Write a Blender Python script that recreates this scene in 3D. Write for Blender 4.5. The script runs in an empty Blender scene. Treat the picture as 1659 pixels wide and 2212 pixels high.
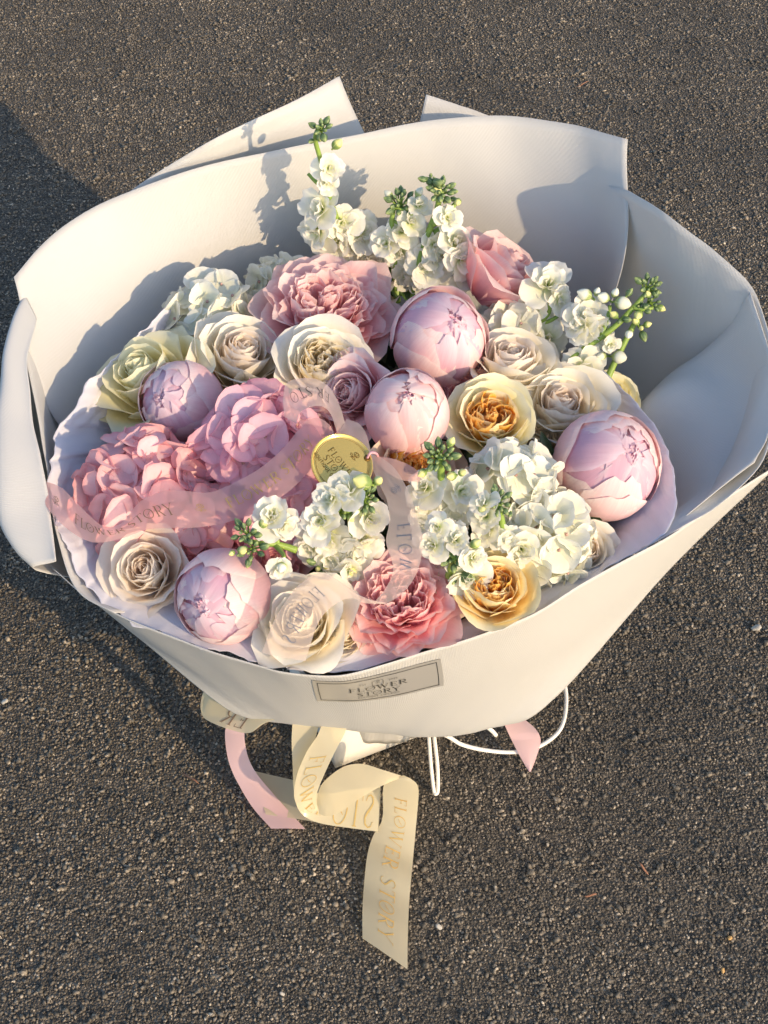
import bpy, math, random
import numpy as np
from mathutils import Vector, Matrix, noise

R = math.radians
SC = bpy.context.scene
COL = SC.collection
random.seed(7)

# ------------------------------------------------------------------ camera
PITCH = 48.0
FPX = 3073.0                      # focal length in pixels of a 1659 x 2212 picture
CAM = Vector((0.0, -0.90, 1.25))
cd = bpy.data.cameras.new('camera')
cam = bpy.data.objects.new('camera', cd)
COL.objects.link(cam)
cd.sensor_fit = 'VERTICAL'
cd.sensor_height = 36.0
cd.lens = FPX / 2212 * 36.0
cd.clip_start = 0.05
cd.clip_end = 100
cam.location = CAM
cam.rotation_euler = (R(90 - PITCH), 0, 0)
SC.camera = cam
C_F = Vector((0, math.cos(R(PITCH)), -math.sin(R(PITCH))))
C_U = Vector((0, math.sin(R(PITCH)), math.cos(R(PITCH))))
C_R = Vector((1, 0, 0))

# ------------------------------------------------------------------ light
SUN_EL, SUN_AZ = 22.0, 134.5      # azimuth clockwise from +Y
sun_dir = Vector((math.sin(R(SUN_AZ)) * math.cos(R(SUN_EL)), math.cos(R(SUN_AZ)) * math.cos(R(SUN_EL)), math.sin(R(SUN_EL))))
sl = bpy.data.lights.new('sun', 'SUN')
sl.energy = 2.35
sl.angle = R(0.6)
sl.color = (1.0, 0.75, 0.46)
so = bpy.data.objects.new('sun', sl)
COL.objects.link(so)
so.rotation_euler = sun_dir.to_track_quat('Z', 'Y').to_euler()
so.location = (2, -2, 2)
w = bpy.data.worlds.new('World')
SC.world = w
w.use_nodes = True
nt = w.node_tree
bg = nt.nodes['Background']
sky = nt.nodes.new('ShaderNodeTexSky')
sky.sky_type = 'NISHITA'
sky.sun_disc = False
sky.sun_elevation = R(SUN_EL)
sky.sun_rotation = R(SUN_AZ)
sky.air_density = 1.0
sky.dust_density = 1.0
sky.ozone_density = 1.2
nt.links.new(sky.outputs[0], bg.inputs[0])
bg.inputs[1].default_value = 0.15
SC.view_settings.view_transform = 'Standard'
SC.view_settings.look = 'None'
SC.view_settings.exposure = 0.88
SC.view_settings.gamma = 1.0
SC.cycles.max_bounces = 12
SC.cycles.transparent_max_bounces = 12
SC.cycles.transmission_bounces = 8
SC.cycles.diffuse_bounces = 8

# ------------------------------------------------------------------ helpers
def ray(px, py):
    return (C_F + C_R * ((px - 829.5) / FPX) - C_U * ((py - 1106) / FPX))
def PZ(px, py, z):
    d = ray(px, py)
    return CAM + d * ((z - CAM.z) / d.z)
def PY(px, py, y):
    d = ray(px, py)
    return CAM + d * ((y - CAM.y) / d.y)
def depth(p):
    return (p - CAM).dot(C_F)
def proj(p):
    v = p - CAM
    d = v.dot(C_F)
    return (829.5 + v.x / d * FPX, 1106 - v.dot(C_U) / d * FPX)

def link(o, parent=None):
    COL.objects.link(o)
    if parent is not None:
        o.parent = parent
    return o
def obj(name, mesh, mat=None, parent=None):
    o = bpy.data.objects.new(name, mesh)
    if mat is not None and not mesh.materials:
        mesh.materials.append(mat)
    return link(o, parent)
def tag(o, label=None, cat=None, group=None, kind=None):
    if label: o['label'] = label
    if cat: o['category'] = cat
    if group: o['group'] = group
    if kind: o['kind'] = kind
    return o
def empty(name, loc, label, cat, group=None, mat=None):
    o = bpy.data.objects.new(name, None)
    o.empty_display_size = 0.02
    link(o)
    if mat is not None:
        o.matrix_world = mat
    else:
        o.location = loc
    return tag(o, label, cat, group)
def mesh_from(name, verts, faces, uvs=None, smooth=True):
    me = bpy.data.meshes.new(name)
    me.from_pydata([tuple(v) for v in verts], [], faces)
    if uvs is not None:
        ul = me.uv_layers.new(name='UVMap')
        li = np.zeros(len(me.loops), dtype=np.int32)
        me.loops.foreach_get('vertex_index', li)
        ul.data.foreach_set('uv', np.asarray(uvs, dtype=np.float32)[li].ravel())
    if smooth:
        me.polygons.foreach_set('use_smooth', [True] * len(me.polygons))
    me.update()
    return me
def grid_faces(nu, nv, off=0, wrap=False):
    f = []
    for i in range(nu - (0 if wrap else 1)):
        a, b = i, (i + 1) % nu
        for j in range(nv - 1):
            f.append((off + a * nv + j, off + b * nv + j, off + b * nv + j + 1, off + a * nv + j + 1))
    return f
def catmull(pts, t):
    """pts: list of Vectors, t in 0..1 over all segments"""
    n = len(pts) - 1
    x = min(max(t * n, 0), n - 1e-9)
    i = int(x); f = x - i
    p1, p2 = pts[i], pts[i + 1]
    p0 = pts[i - 1] if i > 0 else p1 * 2 - p2
    p3 = pts[i + 2] if i + 2 <= n else p2 * 2 - p1
    return 0.5 * ((2 * p1) + (p2 - p0) * f + (2 * p0 - 5 * p1 + 4 * p2 - p3) * f * f + (3 * p1 - p0 - 3 * p2 + p3) * f ** 3)
def resample(pts, n):
    """even arc-length resampling of a catmull polyline"""
    m = 12 * (len(pts) - 1) + 1
    q = [catmull(pts, i / (m - 1)) for i in range(m)]
    L = [0]
    for a, b in zip(q, q[1:]): L.append(L[-1] + (b - a).length)
    out = []
    k = 0
    for i in range(n):
        s = L[-1] * i / (n - 1)
        while k < m - 2 and L[k + 1] < s: k += 1
        f = (s - L[k]) / max(L[k + 1] - L[k], 1e-9)
        out.append(q[k].lerp(q[k + 1], min(max(f, 0), 1)))
    return out

# ------------------------------------------------------------------ material helpers
class NT:
    def __init__(self, name):
        self.m = bpy.data.materials.new(name)
        self.m.use_nodes = True
        self.t = self.m.node_tree
        self.out = self.t.nodes['Material Output']
        self.p = self.t.nodes['Principled BSDF']
    def n(self, typ, **kw):
        nd = self.t.nodes.new(typ)
        for k, v in kw.items():
            if k.startswith('_'):
                setattr(nd, k[1:], v)
            else:
                key = int(k[1:]) if k[0] == 'i' and k[1:].isdigit() else k.replace('_', ' ')
                nd.inputs[key].default_value = v
        return nd
    def l(self, a, b):
        self.t.links.new(a, b)
    def mix(self, fac, a, b, blend='MIX'):
        nd = self.n('ShaderNodeMix', _data_type='RGBA', _blend_type=blend)
        for s, v in ((0, fac), (6, a), (7, b)):
            if hasattr(v, 'links') or hasattr(v, 'is_output'):
                self.l(v, nd.inputs[s])
            elif s == 0:
                nd.inputs[0].default_value = v
            else:
                nd.inputs[s].default_value = (*v, 1) if len(v) == 3 else v
        return nd.outputs[2]
    def ramp(self, fac, stops):
        nd = self.n('ShaderNodeValToRGB')
        self.l(fac, nd.inputs[0])
        e = nd.color_ramp.elements
        while len(e) < len(stops): e.new(0.5)
        for k, (p, c) in enumerate(stops):
            e[k].position = p
            e[k].color = (*c, 1) if hasattr(c, '__len__') else (c, c, c, 1)
        return nd.outputs[0]
    def math(self, op, a, b=0.0):
        nd = self.n('ShaderNodeMath', _operation=op)
        for s, v in ((0, a), (1, b)):
            if isinstance(v, (int, float)): nd.inputs[s].default_value = v
            else: self.l(v, nd.inputs[s])
        return nd.outputs[0]
    def translucent(self, color, fac):
        tr = self.n('ShaderNodeBsdfTranslucent')
        if isinstance(color, tuple): tr.inputs[0].default_value = (*color, 1)
        else: self.l(color, tr.inputs[0])
        mx = self.n('ShaderNodeMixShader')
        mx.inputs[0].default_value = fac
        self.l(self.p.outputs[0], mx.inputs[1])
        self.l(tr.outputs[0], mx.inputs[2])
        self.l(mx.outputs[0], self.out.inputs[0])
        return mx, tr

def wrap_material(name, base, trans=0.12, weave=0.35):
    M = NT(name)
    M.p.inputs['Roughness'].default_value = 0.62
    M.p.inputs['Specular IOR Level'].default_value = 0.35
    uv = M.n('ShaderNodeUVMap')
    wv = M.n('ShaderNodeTexWave', _wave_type='BANDS', _bands_direction='X', Scale=210.0, Distortion=0.6, Detail=0.0)
    wv2 = M.n('ShaderNodeTexWave', _wave_type='BANDS', _bands_direction='Y', Scale=260.0, Distortion=0.6, Detail=0.0)
    M.l(uv.outputs[0], wv.inputs[0]); M.l(uv.outputs[0], wv2.inputs[0])
    s = M.math('MULTIPLY', wv.outputs['Fac'], wv2.outputs['Fac'])
    s2 = M.math('ADD', M.math('MULTIPLY', wv.outputs['Fac'], 0.7), M.math('MULTIPLY', s, 0.6))
    no = M.n('ShaderNodeTexNoise', Scale=14.0, Detail=3.0)
    M.l(uv.outputs[0], no.inputs['Vector'])
    col = M.mix(M.math('MULTIPLY', s2, 0.35), tuple(c * 0.86 for c in base), base)
    col = M.mix(M.math('MULTIPLY', no.outputs['Fac'], 0.12), col, tuple(c * 0.93 for c in base))
    M.l(col, M.p.inputs['Base Color'])
    b = M.n('ShaderNodeBump', Strength=weave, Distance=0.0005)
    M.l(s2, b.inputs['Height'])
    b2 = M.n('ShaderNodeBump', Strength=0.25, Distance=0.004)
    M.l(no.outputs['Fac'], b2.inputs['Height']); M.l(b.outputs[0], b2.inputs['Normal'])
    M.l(b2.outputs[0], M.p.inputs['Normal'])
    M.translucent(base, trans)
    return M.m

# ------------------------------------------------------------------ ground
def asphalt_color(M, pos, scale):
    vo = M.n('ShaderNodeTexVoronoi', _feature='F1', Scale=scale)
    M.l(pos, vo.inputs['Vector'])
    sx = M.n('ShaderNodeSeparateColor')
    M.l(vo.outputs['Color'], sx.inputs[0])
    return vo, M.ramp(sx.outputs[0], [(0.0, (0.050, 0.046, 0.038)), (0.35, (0.120, 0.102, 0.078)), (0.72, (0.205, 0.172, 0.128)), (0.93, (0.32, 0.262, 0.195)), (1.0, (0.56, 0.48, 0.37))])
def ground_material():
    M = NT('asphalt')
    M.p.inputs['Roughness'].default_value = 0.85
    g = M.n('ShaderNodeNewGeometry')
    vo, c = asphalt_color(M, g.outputs['Position'], 420.0)
    no = M.n('ShaderNodeTexNoise', Scale=7.0, Detail=6.0, Roughness=0.65)
    M.l(g.outputs['Position'], no.inputs['Vector'])
    c = M.mix(0.55, c, (0.012, 0.011, 0.010))
    M.l(c, M.p.inputs['Base Color'])
    b = M.n('ShaderNodeBump', Strength=1.0, Distance=0.002)
    inv = M.math('SUBTRACT', 1.0, vo.outputs['Distance'])
    M.l(inv, b.inputs['Height']); M.l(b.outputs[0], M.p.inputs['Normal'])
    return M.m
def grit_material():
    M = NT('asphalt_stone')
    M.p.inputs['Roughness'].default_value = 0.7
    g = M.n('ShaderNodeNewGeometry')
    vo, c = asphalt_color(M, g.outputs['Position'], 300.0)
    no = M.n('ShaderNodeTexNoise', Scale=5.0, Detail=5.0, Roughness=0.6)
    M.l(g.outputs['Position'], no.inputs['Vector'])
    c = M.mix(M.ramp(no.outputs['Fac'], [(0.35, 0.0), (0.72, 0.65)]), c, (0.035, 0.032, 0.029))
    M.l(c, M.p.inputs['Base Color'])
    return M.m
MAT_GROUND = ground_material()
MAT_GRIT = grit_material()
gm = mesh_from('asphalt_ground', [(-30, -30, 0), (30, -30, 0), (30, 30, 0), (-30, 30, 0)], [(0, 1, 2, 3)], smooth=False)
tag(obj('asphalt_ground', gm, MAT_GROUND), 'dark grey brown asphalt pavement in low sun', kind='structure')

def grit_patch(size=0.30, n=8600):
    rng = np.random.default_rng(3)
    g = (1 + 5 ** .5) / 2
    ico = np.array([(-1, g, 0), (1, g, 0), (-1, -g, 0), (1, -g, 0), (0, -1, g), (0, 1, g), (0, -1, -g), (0, 1, -g), (g, 0, -1), (g, 0, 1), (-g, 0, -1), (-g, 0, 1)], float)
    ico /= np.linalg.norm(ico[0])
    fi = np.array([(0, 11, 5), (0, 5, 1), (0, 1, 7), (0, 7, 10), (0, 10, 11), (1, 5, 9), (5, 11, 4), (11, 10, 2), (10, 7, 6), (7, 1, 8), (3, 9, 4), (3, 4, 2), (3, 2, 6), (3, 6, 8), (3, 8, 9), (4, 9, 5), (2, 4, 11), (6, 2, 10), (8, 6, 7), (9, 8, 1)])
    V = np.zeros((n, 12, 3))
    side = int(math.ceil(n ** .5))
    for k in range(n):
        gx, gy = k % side, k // side
        x = (gx + rng.uniform(0, 1)) / side * size - size / 2
        y = (gy + rng.uniform(0, 1)) / side * size - size / 2
        s = 0.00108 * math.exp(rng.normal(0, 0.40))
        s = min(s, 0.0032)
        sc = np.array([rng.uniform(.8, 1.6), rng.uniform(.7, 1.1), rng.uniform(.55, 1.0)]) * s
        p = ico * (1 + rng.uniform(-.22, .22, (12, 1))) * sc
        a = rng.uniform(0, 6.28); b = rng.uniform(-.6, .6)
        ca, sa, cb, sb = math.cos(a), math.sin(a), math.cos(b), math.sin(b)
        Rz = np.array([[ca, -sa, 0], [sa, ca, 0], [0, 0, 1]]); Rx = np.array([[1, 0, 0], [0, cb, -sb], [0, sb, cb]])
        V[k] = p @ (Rz @ Rx).T + np.array([x, y, s * rng.uniform(-0.35, 0.95)])
    F = (fi[None] + (np.arange(n) * 12)[:, None, None]).reshape(-1, 3)
    me = bpy.data.meshes.new('asphalt_grit')
    me.vertices.add(n * 12); me.vertices.foreach_set('co', V.ravel())
    me.loops.add(F.size); me.loops.foreach_set('vertex_index', F.ravel().astype(np.int32))
    me.polygons.add(len(F)); me.polygons.foreach_set('loop_start', (np.arange(len(F)) * 3).astype(np.int32))
    me.update(calc_edges=True)
    return me
gp = obj('asphalt_grit', grit_patch(), MAT_GRIT)
tag(gp, 'fine rough stone grit bonded in the surface of the asphalt', kind='stuff')
ng = bpy.data.node_groups.new('grit_tiles', 'GeometryNodeTree')
ng.interface.new_socket('Geometry', in_out='INPUT', socket_type='NodeSocketGeometry')
ng.interface.new_socket('Geometry', in_out='OUTPUT', socket_type='NodeSocketGeometry')
gi = ng.nodes.new('NodeGroupInput'); go = ng.nodes.new('NodeGroupOutput')
mg = ng.nodes.new('GeometryNodeMeshGrid')
mg.inputs['Size X'].default_value = 0.285 * 16
mg.inputs['Size Y'].default_value = 0.285 * 24
mg.inputs['Vertices X'].default_value = 17
mg.inputs['Vertices Y'].default_value = 25
tr = ng.nodes.new('GeometryNodeTransform'); tr.inputs['Translation'].default_value = (0, 1.9, 0)
ip = ng.nodes.new('GeometryNodeInstanceOnPoints')
rv = ng.nodes.new('FunctionNodeRandomValue'); rv.data_type = 'INT'
rv.inputs[4].default_value = 0; rv.inputs[5].default_value = 3
mu = ng.nodes.new('ShaderNodeMath'); mu.operation = 'MULTIPLY'; mu.inputs[1].default_value = math.pi / 2
cx = ng.nodes.new('ShaderNodeCombineXYZ')
ng.links.new(mg.outputs['Mesh'], tr.inputs['Geometry'])
ng.links.new(tr.outputs[0], ip.inputs['Points'])
ng.links.new(gi.outputs[0], ip.inputs['Instance'])
ng.links.new(rv.outputs[2], mu.inputs[0]); ng.links.new(mu.outputs[0], cx.inputs[2]); ng.links.new(cx.outputs[0], ip.inputs['Rotation'])
ng.links.new(ip.outputs[0], go.inputs[0])
gp.modifiers.new('tiles', 'NODES').node_group = ng

def chunk(name, p, l, wd, h, rot, mat, label, cat, group):
    """a small irregular chip or twig of its own on the ground"""
    rr = random.Random(int(p.x * 9999))
    n = 7; vs = []
    for i in range(n):
        s = i / (n - 1) * 2 - 1
        r_ = (1 - abs(s) ** 3) ** .5 if abs(s) < 1 else .12
        for k in range(6):
            a = k / 6 * 6.283
            q = Vector((s * l / 2, math.cos(a) * wd / 2 * r_ * rr.uniform(.8, 1.2), math.sin(a) * h / 2 * r_ * rr.uniform(.8, 1.2) + 0.004 * math.sin(s * 2) * (l / .03)))
            vs.append(q)
    f = [(i * 6 + k, i * 6 + (k + 1) % 6, (i + 1) * 6 + (k + 1) % 6, (i + 1) * 6 + k) for i in range(n - 1) for k in range(6)]
    f += [tuple(range(5, -1, -1)), tuple(range((n - 1) * 6, n * 6))]
    o = obj(name, mesh_from(name, vs, f), mat)
    o.location = (p.x, p.y, 0.0022 + h / 2); o.rotation_euler = (0, 0, rot)
    return tag(o, label, cat, group)
def plain(name, col, rough=0.6, spec=0.4, noise_amt=0.25, metal=0.0, scale=300.0):
    M = NT(name)
    M.p.inputs['Roughness'].default_value = rough
    M.p.inputs['Specular IOR Level'].default_value = spec
    M.p.inputs['Metallic'].default_value = metal
    no = M.n('ShaderNodeTexNoise', Scale=scale, Detail=3.0)
    g = M.n('ShaderNodeTexCoord')
    M.l(g.outputs['Object'], no.inputs['Vector'])
    M.l(M.mix(M.math('MULTIPLY', no.outputs['Fac'], noise_amt * 2), col, tuple(c * 0.6 for c in col)), M.p.inputs['Base Color'])
    return M.m
MAT_TWIG = plain('dry_twig', (0.34, 0.16, 0.09))
MAT_CHIP = plain('pale_stone', (0.45, 0.42, 0.37))
MAT_OCHRE = plain('ochre_stone', (0.55, 0.33, 0.12))
for k, (px, py, l, rt, lb) in enumerate([
        (410, 1682, .030, -0.75, 'thin orange brown twig on the asphalt left of the pink ribbon'),
        (1275, 1937, .012, 0.1, 'short rusty twig on the asphalt right of the long ribbon tail'),
        (1258, 185, .020, 0.35, 'pale orange sliver of wood on the asphalt above the wrapping'),
        (1390, 790 + 1090, .014, 2.2, 'tiny tan twig at the far right of the asphalt below the bouquet')]):
    chunk('twig', PZ(px, py, 0), l, .0022, .0018, rt, MAT_TWIG, lb, 'twig', 'dry twigs on the asphalt')
for k, (px, py, s, m_, lb) in enumerate([
        (1632, 1362, .011, 0, 'largest white stone chip near the right edge of the asphalt'),
        (1478, 770, .006, 0, 'white stone chip right of the wrapping beside its right shoulder'),
        (948, 2006, .007, 0, 'white chip on the asphalt just right of the ribbon tail'),
        (1575, 2030, .006, 1, 'ochre stone chip in the lower right of the asphalt'),
        (478, 1690 + 128, .006, 0, 'pale chip on the asphalt under the pink ribbon end'),
        (12, 1520, .008, 0, 'white chip at the left edge beside the bouquet shadow'),
        (1560, 2100, .005, 1, 'small yellow stone chip near the bottom right corner'),
        (610, 2150, .005, 0, 'pale chip near the bottom left of the ribbon tail')]):
    chunk('stone_chip', PZ(px, py, 0), s, s * .7, s * .5, k * 1.3, (MAT_CHIP, MAT_OCHRE)[m_], lb, 'stone chip', 'loose stone chips on the asphalt')
# ------------------------------------------------------------------ wrapping
class Surf:
    """grid surface: P[i][j] over u (i) and v (j)"""
    def __init__(self, P):
        self.P = P
        self.nu, self.nv = len(P), len(P[0])
        jm = self.nv // 2
        self.L = [0.0]
        for i in range(1, self.nu): self.L.append(self.L[-1] + (P[i][jm] - P[i - 1][jm]).length)
        self.len = self.L[-1]
        self.wid = sum((P[self.nu // 2][j + 1] - P[self.nu // 2][j]).length for j in range(self.nv - 1))
    def at(self, s, v):
        """s: metres along, v 0..1 across"""
        s = min(max(s, 0), self.len)
        lo, hi = 0, self.nu - 2
        while lo < hi:
            m = (lo + hi + 1) // 2
            if self.L[m] <= s: lo = m
            else: hi = m - 1
        f = (s - self.L[lo]) / max(self.L[lo + 1] - self.L[lo], 1e-9)
        y = min(max(v, 0), 1) * (self.nv - 1)
        j = min(int(y), self.nv - 2); g = y - j
        P = self.P
        a = P[lo][j].lerp(P[lo + 1][j], f); b = P[lo][j + 1].lerp(P[lo + 1][j + 1], f)
        p = a.lerp(b, g)
        n = (P[lo + 1][j] - P[lo][j]).cross(P[lo][j + 1] - P[lo][j])
        return p, (n.normalized() if n.length > 1e-12 else Vector((0, 0, 1)))
    def mesh(self, name):
        vs = [p for row in self.P for p in row]
        uv = []
        for i in range(self.nu):
            w_ = 0.0
            for j in range(self.nv):
                if j: w_ += (self.P[i][j] - self.P[i][j - 1]).length
                uv.append((self.L[i], w_))
        return mesh_from(name, vs, grid_faces(self.nu, self.nv), uv)

def loft(rows, nu, nv, wr=0.0, seed=0.0, fu=6.0, edge_free=True, ax=Vector((0, -0.02, 0)), fv=1.5, ridge=0.0):
    rows = [resample(r, nu) for r in rows]
    P = []
    for i in range(nu):
        c = [r[i] for r in rows]
        line = []
        for j in range(nv):
            p = catmull(c, j / (nv - 1))
            if wr:
                o = Vector((p.x - ax.x, p.y - ax.y, 0)).normalized()
                u = i / (nu - 1)
                nz = noise.noise(Vector((u * fu + seed, j / (nv - 1) * fv, seed * 3.1))) + 0.5 * noise.noise(Vector((u * fu * 2.3 + seed, j / (nv - 1) * fv * 1.6, seed)))
                p = p + o * (nz * wr)
                if ridge:
                    q1 = 1 - 2 * abs(noise.noise(Vector((u * fu * 1.7 + seed * 2, j / (nv - 1) * fv * .8, 7.7))))
                    q2 = 1 - 2 * abs(noise.noise(Vector((u * fu * .8 - j / (nv - 1) * 2 + seed, j / (nv - 1) * fv * 2.5, 3.3))))
                    p = p + o * (q1 * abs(q1) + .7 * q2 * abs(q2)) * ridge
            line.append(p)
        P.append(line)
    return Surf(P)

def ring(z, r, cy, a0, a1, n=9, cx=0.0, ry=None):
    """arc of an ellipse; angle 0 = toward the camera (-Y), positive to the right (+X)"""
    ry = ry or r
    return [Vector((cx + r * math.sin(R(a0 + (a1 - a0) * k / (n - 1))), cy - ry * math.cos(R(a0 + (a1 - a0) * k / (n - 1))), z)) for k in range(n)]

MAT_WRAP = wrap_material('white_wrapping_fabric', (0.71, 0.705, 0.69), .22)
MAT_WRAP_IN = MAT_WRAP
WG = 'white sheets wrapped round the bouquet'
def solid(o, t):
    m = o.modifiers.new('thickness', 'SOLIDIFY'); m.thickness = t; m.offset = 0
def sheet(rows, nu, nv, label, wr=0.004, seed=1.0, fu=6.0, fv=1.5, name='wrapping_sheet', mat=None, thick=0.0006, group=WG, ridge=0.0):
    s = loft(rows, nu, nv, wr, seed, fu, fv=fv, ridge=ridge)
    o = obj(name, s.mesh(name), mat or MAT_WRAP)
    solid(o, thick)
    tag(o, label, 'wrapping', group)
    return s, o
def zl(lst, z=None):
    return [PZ(p[0], p[1], p[2] if len(p) > 2 else z) for p in lst]

BZ = 0.10      # height of the gathered bottom of the wrapping
# back sheet (large, inside)
topA = zl([(27, 598, .430), (85, 535, .435), (150, 482, .440), (240, 430, .445), (400, 370, .460), (600, 325, .466), (770, 290, .470), (900, 265, .476), (1000, 254, .480), (1110, 253, .482), (1230, 268, .484), (1300, 285, .488), (1357, 300, .492)])
midA = zl([(138, 930, .325)]) + ring(.30, .272, .0, -112, -228, 9) + zl([(1325, 640, .385)])
botA = ring(BZ, .13, .01, -95, -235, 9)
SA, OA = sheet([botA, midA, topA], 90, 40, 'tall white sheet curving behind the flowers, catching their shadows', .003, 2.0, 5)
# back left corner sheet
topB = zl([(245, 440, .435), (350, 365, .455), (480, 290, .485), (620, 225, .487), (733, 163, .485)])
midB = [Vector((-.27, .19, .33)), Vector((-.21, .25, .33)), Vector((-.14, .29, .33)), Vector((-.07, .31, .33)), Vector((.012, .325, .33))]
botB = ring(BZ - .01, .14, .0, -120, -190, 5)
sheet([botB, midB, topB], 40, 30, 'white sheet behind the others with its pointed corner standing up on the left', .002, 5.0, 3)
topC = zl([(920, 203, .470), (985, 224, .462), (1060, 252, .452), (1100, 272, .440), (1140, 292, .425)])
midC = [Vector((.01, .310, .32)), Vector((.04, .310, .32)), Vector((.07, .305, .32)), Vector((.10, .295, .32)), Vector((.13, .275, .32))]
botC = ring(BZ - .015, .145, .0, -172, -222, 5)
sheet([botC, midC, topC], 40, 30, 'white sheet behind the others, only a small square corner showing at the top', .002, 8.0, 3)
# right sheet
topD = zl([(1270, 390, .44), (1350, 408, .462), (1420, 452, .478), (1500, 508, .472), (1580, 572, .462), (1622, 625, .452), (1648, 700, .438), (1672, 790, .425), (1675, 900, .40), (1640, 1000, .385)])
midD = [Vector((.185, .232, .31)), Vector((.215, .195, .31)), Vector((.243, .15, .31)), Vector((.268, .11, .31)), Vector((.292, .07, .31)), Vector((.297, .02, .31)), Vector((.285, -.02, .31)), Vector((.268, -.05, .31)), Vector((.245, -.08, .315)), Vector((.220, -.105, .32))]
botD = ring(BZ, .110, .0, 148, 65, 10)
SD, OD = sheet([botD, midD, topD], 70, 36, 'broad white sheet forming the right side, shaded inside with a sunlit top edge', .004, 11.0, 5)
# right fold in front of the right sheet
topG = zl([(1621, 634, .4505), (1646, 708, .4365), (1669, 797, .4235), (1672, 900, .401), (1645, 1000, .384), (1560, 1090, .361), (1482, 1136, .356), (1370, 1196, .346)])
midG = zl([(1520, 765, .378), (1590, 850, .378), (1618, 930, .368), (1600, 990, .355), (1555, 1045, .352), (1485, 1095, .350), (1425, 1140, .345), (1320, 1205, .330)])
lowG = zl([(1375, 893, .335), (1420, 950, .325), (1450, 1010, .32), (1450, 1070, .315), (1430, 1110, .315), (1400, 1140, .312), (1360, 1165, .312), (1270, 1215, .300)])
botG = ring(.14, .11, .0, 85, 40, 8)
for row_, k_ in ((topG, .12), (midG, .6), (lowG, 1.0), (botG, 1.0)):
    p0 = row_[0]
    row_.insert(0, p0 + Vector((.004, .016, -.006)) * k_)
    row_.insert(0, p0 + Vector((.012, .036, -.022)) * k_)
sheet([botG, lowG, midG, topG], 40, 40, 'white sheet folded forward on the right, its edge making a soft sunlit crease', .003, 14.0, 3)
# left sheet, its rim rolled inward
crestE = zl([(62, 640, .405), (40, 680, .408), (14, 760, .405), (-2, 850, .395), (-8, 950, .385), (-6, 1060, .370), (8, 1140, .355), (40, 1195, .345), (85, 1235, .335)])
edgeE = zl([(80, 690, .405), (62, 770, .408), (66, 850, .400), (72, 910, .392), (86, 980, .385), (98, 1032, .378), (108, 1085, .370), (116, 1150, .362), (122, 1212, .355)])
midE = [Vector((-.292, .14, .29)), Vector((-.300, .09, .28)), Vector((-.300, .04, .27)), Vector((-.295, .0, .26)), Vector((-.285, -.04, .25)), Vector((-.266, -.062, .25)), Vector((-.244, -.075, .25)), Vector((-.222, -.088, .25)), Vector((-.200, -.10, .25))]
botE = ring(BZ, .115, .0, -150, -75, 9)
SE, OE = sheet([botE, midE, crestE, edgeE], 60, 44, 'white sheet rolled outward along the left side, brightly sunlit', .002, 17.0, 4)
# inner left sheet seen in the shaded gap
topI = zl([(40, 700, .40), (60, 800, .385), (80, 900, .375), (100, 1000, .365), (112, 1080, .36), (125, 1160, .352), (165, 1275, .338), (245, 1325, .337)])
midI = [Vector((-.275, .12, .30)), Vector((-.280, .08, .29)), Vector((-.280, .03, .285)), Vector((-.272, -.02, .28)), Vector((-.262, -.06, .28)), Vector((-.235, -.085, .28)), Vector((-.205, -.12, .28)), Vector((-.17, -.145, .28))]
botI = ring(BZ, .11, .0, -140, -50, 8)
sheet([botI, midI, topI], 50, 24, 'white sheet in the shaded gap between the left roll and the tissue', .002, 21.0, 4)
# front outer sheet
topF = zl([(112, 1225, .338), (180, 1284, .337), (250, 1324, .336), (346, 1366, .335), (462, 1409, .334), (561, 1438, .333), (603, 1450, .333), (670, 1459, .333), (729, 1459, .333), (775, 1450, .334), (830, 1434, .335), (900, 1413, .336), (1000, 1384, .338), (1149, 1327, .342), (1262, 1257, .347), (1427, 1168, .353), (1536, 1098, .358), (1600, 1055, .361), (1680, 1004, .365)])
midF = zl([(300, 1378, .235), (420, 1450, .222), (520, 1490, .215), (600, 1512, .212), (680, 1524, .21), (760, 1528, .21), (840, 1524, .21), (920, 1512, .212), (1000, 1495, .214), (1080, 1470, .218), (1160, 1432, .225), (1240, 1385, .232), (1340, 1318, .242), (1450, 1225, .252)])
botF = zl([(505, 1540, .128), (545, 1552, .118), (600, 1560, .112), (660, 1568, .108), (720, 1575, .106), (780, 1581, .104), (840, 1586, .103), (900, 1590, .103), (960, 1589, .104), (1020, 1581, .106), (1075, 1566, .11), (1110, 1556, .114), (1150, 1545, .118), (1190, 1515, .13)])
lowF = [Vector((q.x * .80, q.y + .035, .085)) for q in botF]
SF, OF = sheet([lowF, botF, midF, topF], 130, 48, 'wide white front sheet of the wrapping carrying the grey label', .0014, 25.0, 9, .8)
# pleats gathered under the front
botH = ring(.030, .075, -.04, -110, 110, 12)
topH = ring(BZ + .02, .100, -.03, -110, 110, 12)
sheet([botH, topH], 70, 10, 'gathered white underside of the wrapping above the carrier bag', .004, 31.0, 26, .5)

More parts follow.
